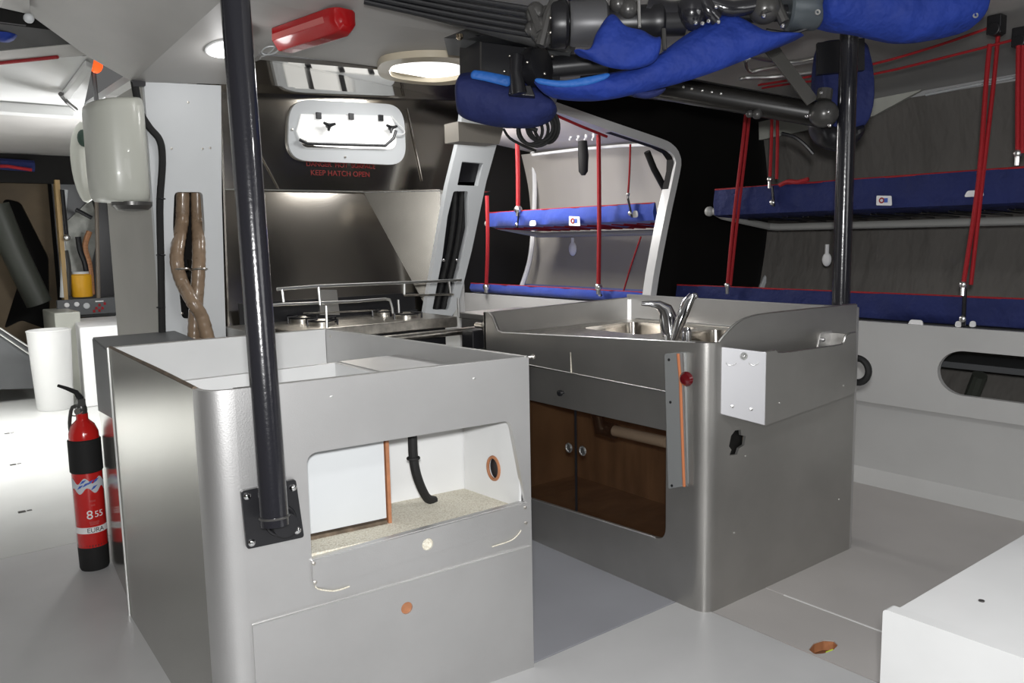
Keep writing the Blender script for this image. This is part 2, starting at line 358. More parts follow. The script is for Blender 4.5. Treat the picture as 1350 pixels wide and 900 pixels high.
# =================================================================== LEFT COUNTER
TZ = .957
A = V((.582, 1.92, 0)); B = V((1.488, 1.827, 0)); Cc = V((.62, 3.02, 0)); Dd = V((1.412, 3.0, 0))
uF = (B-A).normalized(); nF = uF.cross(Z3)   # outward (towards -Y)
LF = (B-A).length
def FP(x, y):
    d = ray(x, y); t = (A-EYE).dot(nF)/d.dot(nF); p = EYE+d*t; return ((p-A).dot(uF), p.z)
def fpt(s, z, out=0): return A + uF*s + V((0, 0, z)) + nF*out
RC = .075
ct = thing('galley_counter', 'silver-painted galley counter with open front compartment, under the leaning black pole', 'counter', (1.0, 2.4, 0))
tl, tr_, br_, bl = FP(404, 598), FP(673, 554), FP(693, 661), FP(411, 737)
hole1 = rpoly([bl, br_, tr_, tl], [.004, .004, .025, .03])
k1, k2 = FP(562, 716), FP(535, 800)
dB = [FP(332, 823), FP(698, 718), (FP(698, 718)[0], .07), (FP(332, 823)[0], .07)]
pb = MB(); pb.plate([(RC, 0), (LF, 0), (LF, TZ), (RC, TZ)], [hole1], fpt(0, 0), uF, Z3, .018)
obj('front_panel', pb, SIL, ct, bev=.002)
# rounded corner + left side
dl = (Cc-A).normalized(); arc = []
pa = A + dl*RC; pc = A + uF*RC
for j in range(13):
    t = j/12; arc.append(pa*(1-t)**2 + A*(2*t*(1-t)) + pc*t*t)
arc[-1] = pc
inn = []
for i, p in enumerate(arc):
    tt = (arc[min(i+1, 12)]-arc[max(i-1, 0)]).normalized(); nn = V((-tt.y, tt.x, 0)); inn.append(p+nn*.016)
pb = MB(); pb.prism(arc+inn[::-1], (0, 0, TZ)); obj('corner_panel', pb, SIL, ct, ang=30)
pb = MB(); sp = V((dl.y, -dl.x, 0)); pb.prism([pa, Cc, Cc+sp*.016, pa+sp*.016], (0, 0, TZ)); obj('side_panel', pb, SIDE, ct)
pb = MB(); pb.tube([Cc+V((-.002, 0, 0)), Cc+V((-.002, 0, TZ))], .004, 6); plab(obj('edge_strip', pb, EDGE, ct), 'pale bare metal edge strip')
dr = (Dd-B).normalized(); sr = V((-dr.y, dr.x, 0))
pb = MB(); pb.prism([B+nF*-.018, Dd, Dd+sr*.016, B+sr*.016+nF*-.018], (0, 0, TZ)); obj('side_panel', pb, SIL, ct)
pb = MB(); pb.prism([Cc+sp*.016, Dd+sr*.016, Dd+sr*.016+V((0, -.018, 0)), Cc+sp*.016+V((0, -.018, 0))], (0, 0, TZ)); obj('back_panel', pb, WHT, ct)
# inside of the counter top: back tray, well, raised lid
ins = lambda s, yy, z: V((A.x+.018+(.03)*((yy-1.92)/1.1)+s, yy, z))
pb = MB(); pb.prism([(.62, 2.50, .80), (1.455, 2.50, .80), (1.39, 2.98, .80), (.638, 2.998, .80)], (0, 0, .015)); obj('back_tray', pb, WHT, ct, bev=.003)
pb = MB(); pb.box((.615, 2.48, .80), (1.205, 2.50, .90)); pb.box((1.19, 1.90, .80), (1.205, 2.48, .90))
pb.box((.64, 1.95, .795), (1.19, 2.48, .805)); obj('cool_well', pb, WHT, ct, bev=.003)
pb = MB(); pb.prism([(1.208, 1.885, .885), (1.465, 1.86, .885), (1.445, 2.49, .885), (1.208, 2.49, .885)], (0, 0, .018)); obj('fixed_lid', pb, SIL, ct, bev=.003)
pb = MB(); pb.prism([(1.21, 2.49, .80), (1.44, 2.49, .80), (1.44, 2.505, .80), (1.21, 2.505, .80)], (0, 0, .09)); obj('tray_divider', pb, SIL, ct)
for px_, py_ in [(432, 440), (437, 443)]:
    p = onX(px_, py_, 1.405); pb = MB(); pb.cyl(p, p-V((.006, 0, 0)), .006, 10); obj('rivet', pb, STL, ct)
# fascia (low kickboard of the compartment), screws, finger hole
f0, f1, f2, f3 = FP(410, 737), FP(692, 662), FP(692, 690), FP(412, 776)
pb = MB(); pb.plate(rpoly([(f3[0], f3[1]), (f2[0], f2[1]), (f1[0]+.006, f1[1]), (f0[0], f0[1]-.002)], [.03, .03, .003, .003]), [circ(k1[0], k1[1], .017)], fpt(0, 0, .009), uF, Z3, .009)
fa = obj('fascia_board', pb, SIL, ct, bev=.002)
pb = MB(); pb.cyl(fpt(k1[0], k1[1], .0015), fpt(k1[0], k1[1], .003), .017, 20); plab(obj('finger_hole', pb, MATC, fa), 'cream board showing in the round finger hole')
for (sx, sz) in [FP(412, 741), FP(414, 766), FP(690, 668), FP(691, 688)]:
    pb = MB(); pb.lathe([(.005, 0), (.005, .002), (.001, .004)], fpt(sx, sz, .0092), nF, 10); obj('screw', pb, STL, fa)
pb = MB(); q0 = FP(420, 777); q1 = FP(470, 775); 
pb.tube([fpt(*FP(415, 768), .005), fpt(*FP(418, 775), .005), fpt(*FP(440, 778), .004), fpt(*FP(460, 772), .004)], .0022, 6, smooth=3); plab(obj('chipped_edge', pb, MATC, fa), 'chipped pale paint along the rounded corner')
pb = MB(); pb.tube([fpt(*FP(648, 720), .004), fpt(*FP(672, 712), .004), fpt(*FP(682, 704), .004), fpt(*FP(686, 698), .004)], .0018, 6, smooth=3); plab(obj('chipped_edge', pb, MATC, fa), 'chipped pale paint at the right end')
# lower door
pb = MB(); pb.plate(rpoly([dB[3], dB[2], dB[1], dB[0]], .004), [circ(k2[0], k2[1], .017)], fpt(0, 0, .007), uF, Z3, .007)
dd = obj('door', pb, SIL, ct, bev=.0015)
pb = MB(); pb.cyl(fpt(k2[0], k2[1], .0005), fpt(k2[0], k2[1], .002), .017, 20); plab(obj('finger_hole', pb, ORW, dd), 'orange-brown wood showing in the round finger hole')
pb = MB(); pb.tube([fpt(dB[0][0], dB[0][1], .0075), fpt(dB[1][0], dB[1][1], .0075)], .0018, 6); plab(obj('edge_strip', pb, EDGE, dd), 'bare bright top edge')
for q in [(437, 523), (625, 499)]:
    s_, z_ = FP(*q); pb = MB(); pb.lathe([(.004, 0), (.004, .0012), (.001, .002)], fpt(s_, z_, 0), nF, 8); obj('screw', pb, EDGE, ct)
# open compartment: liner
cz0 = bl[1]-.005; cz1 = tl[1]+.005; s0, s1 = tl[0]-.01, br_[0]+.016
def pR(d): return B+dr*d+sr*.021
def inp(s, z, d): return fpt(s, z, -.018-d)
pb = MB(); pb.prism([inp(s0, cz0, 0.001), pR(.020)+Z3*cz0, pR(.282)+Z3*cz0, inp(s0, cz0, .26)], (0, 0, .012)); 
lin = obj('compartment_floor', pb, MATC, ct); plab(lin, 'cream non-slip mesh lining')
pb = MB(); pb.prism([inp(s0, cz1-.005, .001), pR(.02)+Z3*(cz1-.005), pR(.282)+Z3*(cz1-.005), inp(s0, cz1-.005, .26)], (0, 0, .012)); plab(obj('compartment_ceiling', pb, DGR, ct), 'dark underside of the worktop')
pb = MB(); pb.prism([inp(s0, cz0, .26), pR(.282)+Z3*cz0, pR(.295)+Z3*cz0, inp(s0, cz0, .275)], (0, 0, cz1-cz0)); obj('compartment_back', pb, WHT, ct)
so2 = FP(668, 600)[0]
sR = .848-.0
# right liner wall with round hole
wr = MB(); oR = pR(.02)+Z3*cz0; oI = oR+sr*.008; _d = ray(651, 617); HC = EYE+_d*((oI-EYE).dot(sr)/_d.dot(sr)); hd = (HC-oI).dot(dr); hz_ = HC.z-cz0
wr.plate(rect(0, 0, .26, cz1-cz0), [circ(hd, hz_, .026, .034)], oR, dr, Z3, .008)
rw = obj('compartment_side', wr, WHT, ct)
wr = MB(); ring = [HC+sr*.001 + dr*(.027*math.cos(a*2*PI/28)) + Z3*(.035*math.sin(a*2*PI/28)) for a in range(29)]
wr.tube(ring, .005, 8); plab(obj('hole_rim', wr, ORW, rw), 'orange wood rim of the round hole')
wr = MB(); wr.prism([HC-sr*.0075+dr*a-sr*b for a, b in [(-.04, 0), (.04, 0), (.04, .003), (-.04, .003)]], (0, 0, .045)); wr.prism([HC-sr*.0075+dr*a-sr*b-Z3*.045 for a, b in [(-.04, 0), (.04, 0), (.04, .003), (-.04, .003)]], (0, 0, .045)); plab(obj('dark_backing', wr, BLK, rw), 'dark cavity behind the hole')
# white inner board on the left with wood edge
b0 = s0; b1 = FP(520, 600)[0]+.02
pb = MB(); pb.prism([inp(b0, cz0+.028, .10), inp(b1, cz0+.028, .10), inp(b1, cz0+.028, .112), inp(b0, cz0+.028, .112)], (0, 0, cz1-cz0-.06)); obj('inner_board', pb, PIL, ct)
pb = MB(); pb.prism([inp(b1+.004, cz0+.012, .095), inp(b1+.014, cz0+.012, .095), inp(b1+.014, cz0+.012, .125), inp(b1+.004, cz0+.012, .125)], (0, 0, cz1-cz0-.02)); obj('wood_edge', pb, ORW, ct)
pb = MB(); pb.prism([inp(b0, cz0+.012, .095), inp(b1, cz0+.012, .095), inp(b1, cz0+.012, .125), inp(b0, cz0+.012, .125)], (0, 0, .010)); obj('wood_edge', pb, RIMB, ct)
pb = MB(); pb.tube([inp(b1+.09, cz1-.01, .10), inp(b1+.092, cz0+.19, .105), inp(b1+.11, cz0+.12, .12), inp(b1+.16, cz0+.04, .17), inp(b1+.20, cz0+.014, .20)], .0135, 10, smooth=5)
pb.tube([inp(b1+.07, cz1-.004, .09), inp(b1+.10, cz1-.012, .09)], .02, 8)
pb.torus(inp(b1+.092, cz0+.185, .105), .016, .004, Z3)
tag(obj('black_drain_hose', pb, RUB), 'black taped hose hanging inside the open front compartment of the left counter', 'hose')
# rough rust-stained rim and corner screw
pb = MB(); pb.tube([pa+V((.006, 0, TZ)), seg(pa, Cc, .35)+V((.008, 0, TZ+.001)), seg(pa, Cc, .7)+V((.007, 0, TZ)), Cc+V((.006, 0, TZ))], .006, 6, smooth=3); plab(obj('rim', pb, RIMB, ct), 'worn brownish top rim')
pb = MB(); pb.tube([pc+V((0, .007, TZ)), B+V((0, .007, TZ))], .0035, 6); obj('rim', pb, EDGE, ct)
pb = MB(); pb.tube([B+V((-.006, 0, TZ)), Dd+V((-.008, 0, TZ)), Cc+V((.01, -.008, TZ))], .0035, 6); obj('rim', pb, EDGE, ct)
pb = MB(); q = B+V((.004, .02, TZ-.005)); pb.cyl(q, q+V((.022, -.004, 0)), .005, 8); pb.ball(q+V((.026, -.004, 0)), .008); plab(obj('corner_screw', pb, STL, ct), 'rusty screw sticking out of the top corner')

# dark grey moulded extension behind the counter
b = MB(); e0 = V((.632, 3.035, 0)); e1 = V((.685, 3.6, 0)); e2 = V((1.0, 3.6, 0)); e3 = V((.95, 3.035, 0))
b.prism([e0, e1, e2, e3], (0, 0, .929)); ext = obj('grey_locker', b, SIDE, bev=.008)
tag(ext, 'narrow grey locker joined to the back of the left counter, behind the extinguisher', 'locker')
b = MB(); b.prism([e0+V((-.003, .002, .70)), e1+V((-.003, 0, .64)), e1+V((-.003, 0, .932)), e0+V((-.003, .002, .932))], (.004, 0, 0)); 
b.prism([e0+V((0, 0, .93)), e1+V((0, 0, .93)), e2+V((0, 0, .93)), e3+V((0, 0, .93))], (0, 0, .008)); plab(obj('upper_skin', b, DGR, ext), 'dark grey upper skin')

# =================================================================== SINK UNIT
sk = thing('sink_unit', 'silver-painted sink unit with mixer tap, smoked cupboard doors and a rounded corner', 'sink unit', (2.6, 2.3, 0))
SX, SY, SL, SR = 2.16, 1.71, 2.97, 3.08
RS = .06
fr = MB(); L = SL-SY
top = [(L-RS, .938), (L-.35, .925), (.35, .898), (.13, .888), (.10, .895), (.06, .955), (.03, .972), (0, .972)]
hole2 = rpoly([(SL-2.84, .175), (SL-1.893, .212), (SL-1.893, .755), (SL-2.84, .768)], [.02, .05, .004, .004])
fr.plate([(0, 0), (L-RS, 0)] + top, [hole2], (SX, SL, 0), V((0, -1, 0)), Z3, .018)
obj('front_panel', fr, SILD, sk, bev=.002)
arc = [V((SX, SY+RS, 0))*(1-t)**2 + V((SX, SY, 0))*(2*t*(1-t)) + V((SX+RS, SY, 0))*t*t for t in [j/14 for j in range(15)]]
inn = []
for i, p in enumerate(arc):
    tt = (arc[min(i+1, 14)]-arc[max(i-1, 0)]).normalized(); inn.append(p+V((-tt.y, tt.x, 0))*.018)
fr = MB()
A_ = arc+inn[::-1]; fr.prism(A_, (0, 0, .94)); obj('corner_panel', fr, SILD, sk, ang=30)
fr = MB()
rtp = [(0, .94), (.03, .962), (.09, .995), (.16, 1.012), (.3, 1.017), (.86, 1.012)]
pts = catmull([V((*p, 0)) for p in rtp], 4); hx = onY(973, 583, SY)
hx0 = hx.x-SX-RS+.0
hole3 = [(hx0-.022, hx.z+.024), (hx0-.028, hx.z-.004), (hx0-.020, hx.z-.016), (hx0-.026, hx.z-.03), (hx0-.002, hx.z-.034), (hx0+.004, hx.z-.018), (hx0+.020, hx.z-.012), (hx0+.024, hx.z+.012), (hx0+.010, hx.z+.018), (hx0+.008, hx.z+.034), (hx0-.010, hx.z+.036)]
hole3 = [(hx0+(a-hx0)*1.8, hx.z+(b-hx.z)*1.25) for a, b in hole3]
fr.plate([(p.x, p.y) for p in pts][::-1] + [(0, 0), (.86, 0)], [hole3], (SX+RS, SY, 0), X3, Z3, .010); obj('side_panel', fr, SILD, sk, bev=.002)
fr = MB(); fr.box((hx.x-.05, SY+.019, hx.z-.05), (hx.x+.05, SY+.024, hx.z+.05)); obj('hole_backing', fr, BLKM, sk)
fr = MB(); fr.box((SR, SY, 0), (SR+.018, SL, 1.0)); obj('back_panel', fr, SIL, sk, bev=.003)
fr = MB(); fr.prism([(SX, SL, 0), (SR, SL, 0), (SR, SL, .985), (SX, SL, .972)], (0, -.018, 0)); obj('side_panel', fr, SILD, sk, bev=.003)
# moulded worktop tray with basin
tz = .872
fr = MB(); fr.plate([(SX+.018, SY+.018), (SR, SY+.018), (SR, SL-.018), (SX+.018, SL-.018)], [rect(2.62, 1.80, 3.00, 2.35, .06), rect(2.62, 2.42, 3.00, 2.85, .06)], (0, 0, tz), X3, Y3, .012); obj('worktop', fr, STL, sk)
for y0, y1 in [(1.80, 2.35), (2.42, 2.85)]:
    fr = MB()
    o1 = [(x, y, tz-.002) for x, y in rect(2.62, y0, 3.0, y1, .06)]
    cx, cy = 2.81, (y0+y1)/2
    o2 = [(cx+(x-cx)*.93, cy+(y-cy)*.93, tz-.13) for x, y, z in o1]
    R1 = [fr.bm.verts.new(p) for p in o1]; R2 = [fr.bm.verts.new(p) for p in o2]
    R3 = [fr.bm.verts.new((p[0], p[1], p[2]-.004)) for p in o2]; R4 = [fr.bm.verts.new((p[0]+(p[0]-cx)*.02, p[1]+(p[1]-cy)*.02, p[2])) for p in o1]
    n = len(R1)
    for i in range(n):
        j = (i+1) % n; fr.bm.faces.new([R1[i], R1[j], R2[j], R2[i]]); fr.bm.faces.new([R4[i], R3[i], R3[j], R4[j]]); fr.bm.faces.new([R1[i], R4[i], R4[j], R1[j]])
    fr.bm.faces.new(R2); fr.bm.faces.new(R3[::-1])
    obj('basin', fr, SS, sk, ang=50)
# bright coved corner and inner coaming of the tray
fr = MB(); fr.prism([(SR, SL-.018, tz), (SR-.015, SL-.018, tz), (SR-.010, SL-.023, tz), (SR-.005, SL-.028, tz), (SR, SL-.033, tz)], (0, 0, .975-tz)); obj('coved_corner', fr, SIL, sk, ang=50)
fr = MB(); fr.tube([(SR-.004, SY+.03, tz+.004), (SR-.004, SL-.07, tz+.004)], .006, 6); obj('coving', fr, EDGE, sk)
# rim lines
fr = MB(); fr.tube([(SX+.006, SL-a, z+.0005) for a, z in top][:], .0035, 6); obj('rim', fr, EDGE, sk)
fr = MB(); fr.tube([(SX+RS+p.x, SY+.008, p.y+.0005) for p in pts], .0035, 6); fr.tube([(SR+.009, SY+.01, 1.0), (SR+.009, SL, .985)], .004, 6); obj('rim', fr, EDGE, sk)
# drawer strip + smoked doors inside the opening
fr = MB(); fr.box((SX+.012, 1.90, .612), (SX+.026, 2.86, .758)); dw = obj('drawer', fr, SILD, sk, bev=.002)
kp = onX(743, 517, SX+.012); fr = MB(); fr.lathe([(.006, 0), (.006, .014), (.013, .016), (.012, .026), (.004, .029)], kp, (-1, 0, 0), 14); plab(obj('knob', fr, BLK, dw), 'small black drawer knob')
fr = MB(); fr.tube([(SX-.001, 1.893, .756), (SX-.001, 2.84, .770)], .003, 6); obj('rim', fr, EDGE, sk)
fr = MB(); fr.tube([(SX-.001, 1.94, .212), (SX-.001, 2.82, .178)], .003, 6); obj('rim', fr, EDGE, sk)
ysm = onX(760, 610, SX+.03).y
for i, (y0, y1) in enumerate([(ysm+.002, 2.86), (1.885, ysm-.002)]):
    fr = MB(); fr.box((SX+.030, y0, .17), (SX+.036, y1, .61)); dr_ = obj('sliding_door', fr, SMK, sk)
    q = onX([750, 768][i], [590, 594][i], SX+.030); fr = MB(); fr.torus(q, .017, .004, X3, 20, 8); fr.cyl(q+V((-.001, 0, 0)), q+V((.001, 0, 0)), .016, 18); plab(obj('finger_pull', fr, EDGE, dr_), 'round pale metal finger pull')
fr = MB(); fr.box((SX+.0245, ysm-.004, .17), (SX+.030, ysm+.004, .61)); obj('door_edge', fr, BLK, sk)
fr = MB(); fr.box((SX+.45, 1.80, .12), (SX+.46, 2.9, .62)); fr.box((SX+.04, 1.80, .12), (SX+.46, 2.9, .15)); fr.box((SX+.04, 2.87, .15), (SX+.45, 2.9, .62)); fr.box((SX+.04, 1.80, .15), (SX+.45, 1.82, .62)); obj('cupboard_lining', fr, WOODD, sk)
fr = MB(); q0 = onX(800, 565, SX+.16); q1 = onX(880, 583, SX+.12); fr.cyl(q0, q1, .022, 14); tag(obj('waste_pipe', fr, WHT), 'pale waste pipe dimly seen through the smoked cupboard door', 'pipe')
fr = MB(); fr.tube([q0+V((-.02, .03, .06)), q0+V((-.02, .02, 0)), q0], .03, 12); fr.cyl(q0+V((0, .03, 0)), q0+V((0, -.05, -.004)), .032, 14); tag(obj('pipe_elbow', fr, BLK), 'black waste elbow behind the smoked cupboard door', 'pipe')
# scratch line
fr = MB(); p0 = onX(752, 464, SX-.001); p1 = onX(753, 491, SX-.001); fr.tube([p0, p1], [.0008, .003], 6); plab(obj('paint_scar', fr, MATC, sk), 'short pale vertical scar in the paint')
# sliding bolt rail with orange cord and red knob
bo = thing('slide_rail', 'narrow grey vertical rail with orange cord and red knob on the sink unit front', 'rail', (SX-.02, 1.85, .4))
fr = MB(); rr = [onX(*q, SX-.012) for q in [(877, 466), (902, 464), (905, 640), (882, 644)]]
fr.plate(rpoly([(2.97-p.y, p.z) for p in rr][::-1], .01), [], (SX-.016, 2.97, 0), V((0, -1, 0)), Z3, .0155); plate_ = obj('plate', fr, mat('rail_grey', (.30, .31, .31), .45, .3), bo)
for q in [(882, 474), (884, 530), (886, 640)]:
    p = onX(*q, SX-.0165); fr = MB(); fr.lathe([(.005, 0), (.005, .002), (.001, .003)], p, (-1, 0, 0), 8); obj('screw', fr, BLK, plate_)
fr = MB(); fr.tube([onX(894, 466, SX-.018), onX(897, 500, SX-.018), onX(899, 560, SX-.018), onX(902, 641, SX-.018)], .0055, 8); plab(obj('cord', fr, ORG, bo), 'orange cord')
fr = MB(); fr.tube([onX(901, 466, SX-.016), onX(906, 641, SX-.016)], .003, 6); plab(obj('bead', fr, EDGE, bo), 'bright metal bead')
p = onX(908, 498, SX-.02); fr = MB(); fr.lathe([(.007, 0), (.007, .012), (.021, .016), (.025, .027), (.018, .038), (.003, .042)], p+V((.006, 0, 0)), (-1, -.25, 0), 20); plab(obj('knob', fr, mat('dark_red_knob', (.10, .003, .006), .15, coat=.6), bo), 'dark red round knob')
# holster box on the side
HY = 1.61
hb = thing('side_holster', 'open-topped silver box with pale slanted end on the right side of the sink unit', 'holder', (2.6, 1.62, .65))
fr = MB(); fr.prism([(2.225, SY-.001, .695), (2.335, HY, .655), (2.335, HY, .905), (2.225, SY-.001, .925)], V((.0083, .0092, 0))); obj('slanted_end', fr, mat('pale_silver', (.62, .62, .64), .45, .6), hb, bev=.003)
tp = [(2.335, .905), (2.39, .905), (2.42, .893), (2.60, .888), (2.79, .885), (2.82, .892), (2.835, .915), (2.86, .922), (2.90, .922)]
tp = [(p.x, p.y) for p in catmull([V((*p, 0)) for p in tp], 3)]
fr = MB(); fr.plate([(2.335, .655), (2.90, .69), (2.91, .72)] + tp[::-1], [], (0, HY, 0), X3, Z3, .012); obj('front_face', fr, SILD, hb, bev=.003)
fr = MB(); fr.box((2.89, HY+.012, .70), (2.90, SY-.001, .915)); obj('end_face', fr, SILD, hb)
fr = MB(); fr.prism([(2.24, SY-.002, .69), (2.345, HY+.012, .67), (2.89, HY+.012, .70), (2.89, SY-.002, .70)], (0, 0, .01)); obj('bottom', fr, SILD, hb)
fr = MB(); fr.tube([(x, HY+.006, z+.001) for x, z in tp], .003, 6); obj('rim', fr, EDGE, hb)
nd = V((-.11, -.10, 0)).normalized(); nd = V((-.0092, -.0083, 0)).normalized(); nd = V((-(SY-HY), -.11, 0)).normalized()
for t_, z_ in [(.26, .722), (.68, .712)]:
    p = V((2.225+.11*t_, SY-.1*t_, z_)); fr = MB(); fr.lathe([(.006, 0), (.006, .002), (.001, .004)], p, nd, 10); obj('screw', fr, EDGE, hb)
p = V((2.225+.11*.5, SY-.05, .893)); fr = MB(); fr.torus(p+nd*.003, .010, .003, nd, 16, 6); fr.ball(p+nd*.004, .006); obj('catch', fr, EDGE, hb)
for t_ in (.22, .72):
    p = V((2.225+.11*t_, SY-.1*t_, .872)); fr = MB(); pts_ = [p+nd*.002+V((-nd.y, nd.x, 0))*(.016*math.cos(a))+V((0, 0, .010*math.sin(a))) for a in [PI*(1+k/8) for k in range(9)]]; fr.tube(pts_, .0012, 6); obj('hook_mark', fr, EDGE, hb)
for x_, y_ in [(1028, 531), (1112, 508)]:
    p = onY(x_, y_, HY); fr = MB(); fr.lathe([(.004, 0), (.004, .0015), (.001, .002)], p, (0, -1, 0), 8); obj('rivet', fr, EDGE, hb)
p = onY(1085, 447, SY); fr = MB(); fr.plate(rpoly([(p.x-.04, p.z-.035), (p.x+.06, p.z-.035), (p.x+.06, p.z+.03), (p.x-.02, p.z+.03)], .015), [], (0, SY-.003, 0), X3, Z3, .003); fr.ball(p+V((-.01, -.006, 0)), .009); tag(obj('latch_bracket', fr, SIL), 'small bright riveted bracket on the sink unit behind the side box', 'bracket')
p = onY(1122, 477, SY+.15); fr = MB(); fr.torus((3.13, 1.83-.10, p.z), .05, .014, (1, 0, 0), 24, 8); tag(obj('rubber_ring', fr, RUB), 'black rubber ring peeping out at the back right corner of the sink unit', 'ring')
# marks on the side
for x_, y_ in [(983, 601), (968, 702), (1106, 658)]:
    p = onY(x_, y_, SY); fr = MB(); fr.lathe([(.004, 0), (.004, .001), (.001, .002)], p, (0, -1, 0), 8); obj('chip', fr, EDGE, sk)

# ---- tap
fz = tz
tb = onZ(893, 450, .93); tbd = 3.02
fa = thing('mixer_tap', 'chrome mixer tap with long lever standing in the sink unit', 'tap', atD(893, 455, tbd))
def T(x, y, d=tbd): return atD(x, y, d)
m_ = MB(); m_.lathe([(.034, 0), (.034, .012), (.028, .02), (.025, .09), (.022, .115)], T(884, 462)+V((0, 0, -.03)), (0, 0, 1), 20); obj('body', m_, CHR, fa)
m_ = MB(); m_.tube([T(884, 440), T(881, 420), T(877, 408), T(868, 402), T(857, 400), T(846, 400)], [.036, .034, .028, .018, .011, .008], 14); obj('spout', m_, CHR, fa)
m_ = MB(); m_.lathe([(.024, 0), (.024, .015), (.016, .03), (.018, .10), (.012, .115)], T(905, 462)+V((0, 0, -.03)), (0, 0, 1), 18); obj('hose_guide', m_, CHR, fa)
m_ = MB(); m_.tube([T(886, 455, 2.96), T(896, 425, 2.95), T(907, 398, 2.95), T(913, 389, 2.95)], [.012, .020, .021, .014], 12); obj('hand_spray', m_, CHR, fa)
m_ = MB(); m_.ball(T(916, 390, 2.95), .012); obj('spray_nozzle', m_, CHR, fa)

# =================================================================== STOVE
st = thing('gimballed_stove', 'stainless galley stove with pot rails behind the left counter', 'stove', (1.75, 3.5, 0))
m_ = MB(); m_.box((1.36, 3.22, .885), (2.19, 3.65, .935)); obj('hob', m_, STL, st, bev=.006)
m_ = MB(); m_.box((1.40, 3.26, .45), (2.15, 3.65, .885)); obj('oven', m_, BLK, st, bev=.01)
m_ = MB(); m_.tube([(1.5, 3.17, .868), (2.34, 3.17, .868)], .017, 12); m_.tube([(1.52, 3.17, .868), (1.52, 3.24, .868)], .008, 8); m_.tube([(2.13, 3.17, .868), (2.13, 3.24, .868)], .008, 8); obj('front_bar', m_, STL, st)
m_ = MB(); m_.tube([onY(365, 381, 3.2), onY(420, 377, 3.2), onY(520, 373, 3.2), onY(608, 369, 3.2)], .0065, 8); obj('rail', m_, EDGE, st)
m_ = MB(); m_.tube([onY(346, 428, 3.25), onY(347, 408, 3.25), onY(357, 402, 3.25), onY(400, 400, 3.25), onY(470, 397, 3.25), onY(508, 394, 3.25), onY(515, 398, 3.25), onY(518, 413, 3.25)], .006, 8, smooth=2); obj('rail', m_, EDGE, st)
m_ = MB(); m_.tube([onY(533, 389, 3.4), onY(598, 388, 3.4)], .005, 8); m_.tube([onY(400, 413, 3.6), onY(500, 409, 3.6)], .004, 8); obj('rail', m_, STL, st)
for a_, b_, yy in [((372, 381), (374, 398), 3.2), ((533, 373), (533, 388), 3.2), ((592, 370), (594, 386), 3.2), ((525, 395), (526, 412), 3.25), ((430, 403), (431, 432), 3.2), ((604, 393), (605, 418), 3.2), ((420, 378), (422, 402), 3.2)]:
    m_ = MB(); m_.tube([onY(*a_, yy), onY(*b_, yy)], .006, 8); obj('rail_post', m_, EDGE, st)
m_ = MB(); m_.prism([onY(421, 382, 3.64), onY(444, 382, 3.64), onY(448, 415, 3.64), onY(422, 415, 3.64)], (0, .01, 0)); obj('rear_plate', m_, SILD, st)
m_ = MB(); m_.box((1.30, 3.652, .45), (2.22, 3.662, 1.03)); obj('backplate', m_, BLK, st)
for cx, cy in [(1.56, 3.36), (1.99, 3.36), (1.56, 3.57), (1.99, 3.57)]:
    m_ = MB(); m_.lathe([(.055, 0), (.055, .014), (.035, .02), (.02, .026)], (cx, cy, .935), Z3, 20); obj('burner', m_, STL, st)
    m_ = MB()
    for a in range(4):
        d = V((math.cos(a*PI/2+.4), math.sin(a*PI/2+.4), 0)); m_.tube([V((cx, cy, .962))+d*.03, V((cx, cy, .962))+d*.09, V((cx, cy, .937))+d*.09], .005, 6)
    m_.torus((cx, cy, .955), .06, .004); obj('pan_support', m_, BLK, st)
m_ = MB(); m_.box((2.36, 3.02, 0), (2.72, 3.44, .90)); m_.box((2.35, 3.01, .90), (2.74, 3.45, .93)); tag(obj('side_counter', m_, SILD, bev=.005), 'low grey worktop between the stove and the sink unit', 'counter')
m_ = MB(); q = V((2.185, 3.0, .905)); m_.cyl(q+V((0, .06, 0)), q+V((0, -.012, 0)), .013, 14); m_.lathe([(.022, 0), (.024, .01), (.012, .022), (.002, .026)], q+V((0, -.012, 0)), (-.6, -1, .1), 16); tag(obj('gimbal_pin', m_, STL), 'stubby steel gimbal pin between the stove and the sink unit', 'pin')
m_ = MB(); m_.box((2.13, 3.015, .80), (2.22, 3.10, .885)); tag(obj('gimbal_block', m_, BLK, bev=.004), 'black gimbal block at the left end of the sink unit', 'block')
m_ = MB(); m_.prism([(1.22, 3.35, 0), (1.33, 3.35, 0), (1.33, 3.65, 0), (1.22, 3.65, 0)], (0, 0, .935)); tag(obj('narrow_side_panel', m_, SILD, bev=.004), 'short grey side board at the left end of the stove', 'panel')
# two-line red notice on the stainless
p0 = onY(450, 218, 3.9); p1 = onY(449, 227, 3.9)
m_ = MB(); m_.text('DANGER  HOT  SURFACE', .034, p0+V((0, -.004, .0)), X3, Z3); m_.text('KEEP HATCH OPEN', .038, p1+V((0, -.004, -.008)), X3, Z3)
tag(obj('red_notice', m_, RTXT), 'two lines of small red lettering on the stainless below the opening port', 'notice')

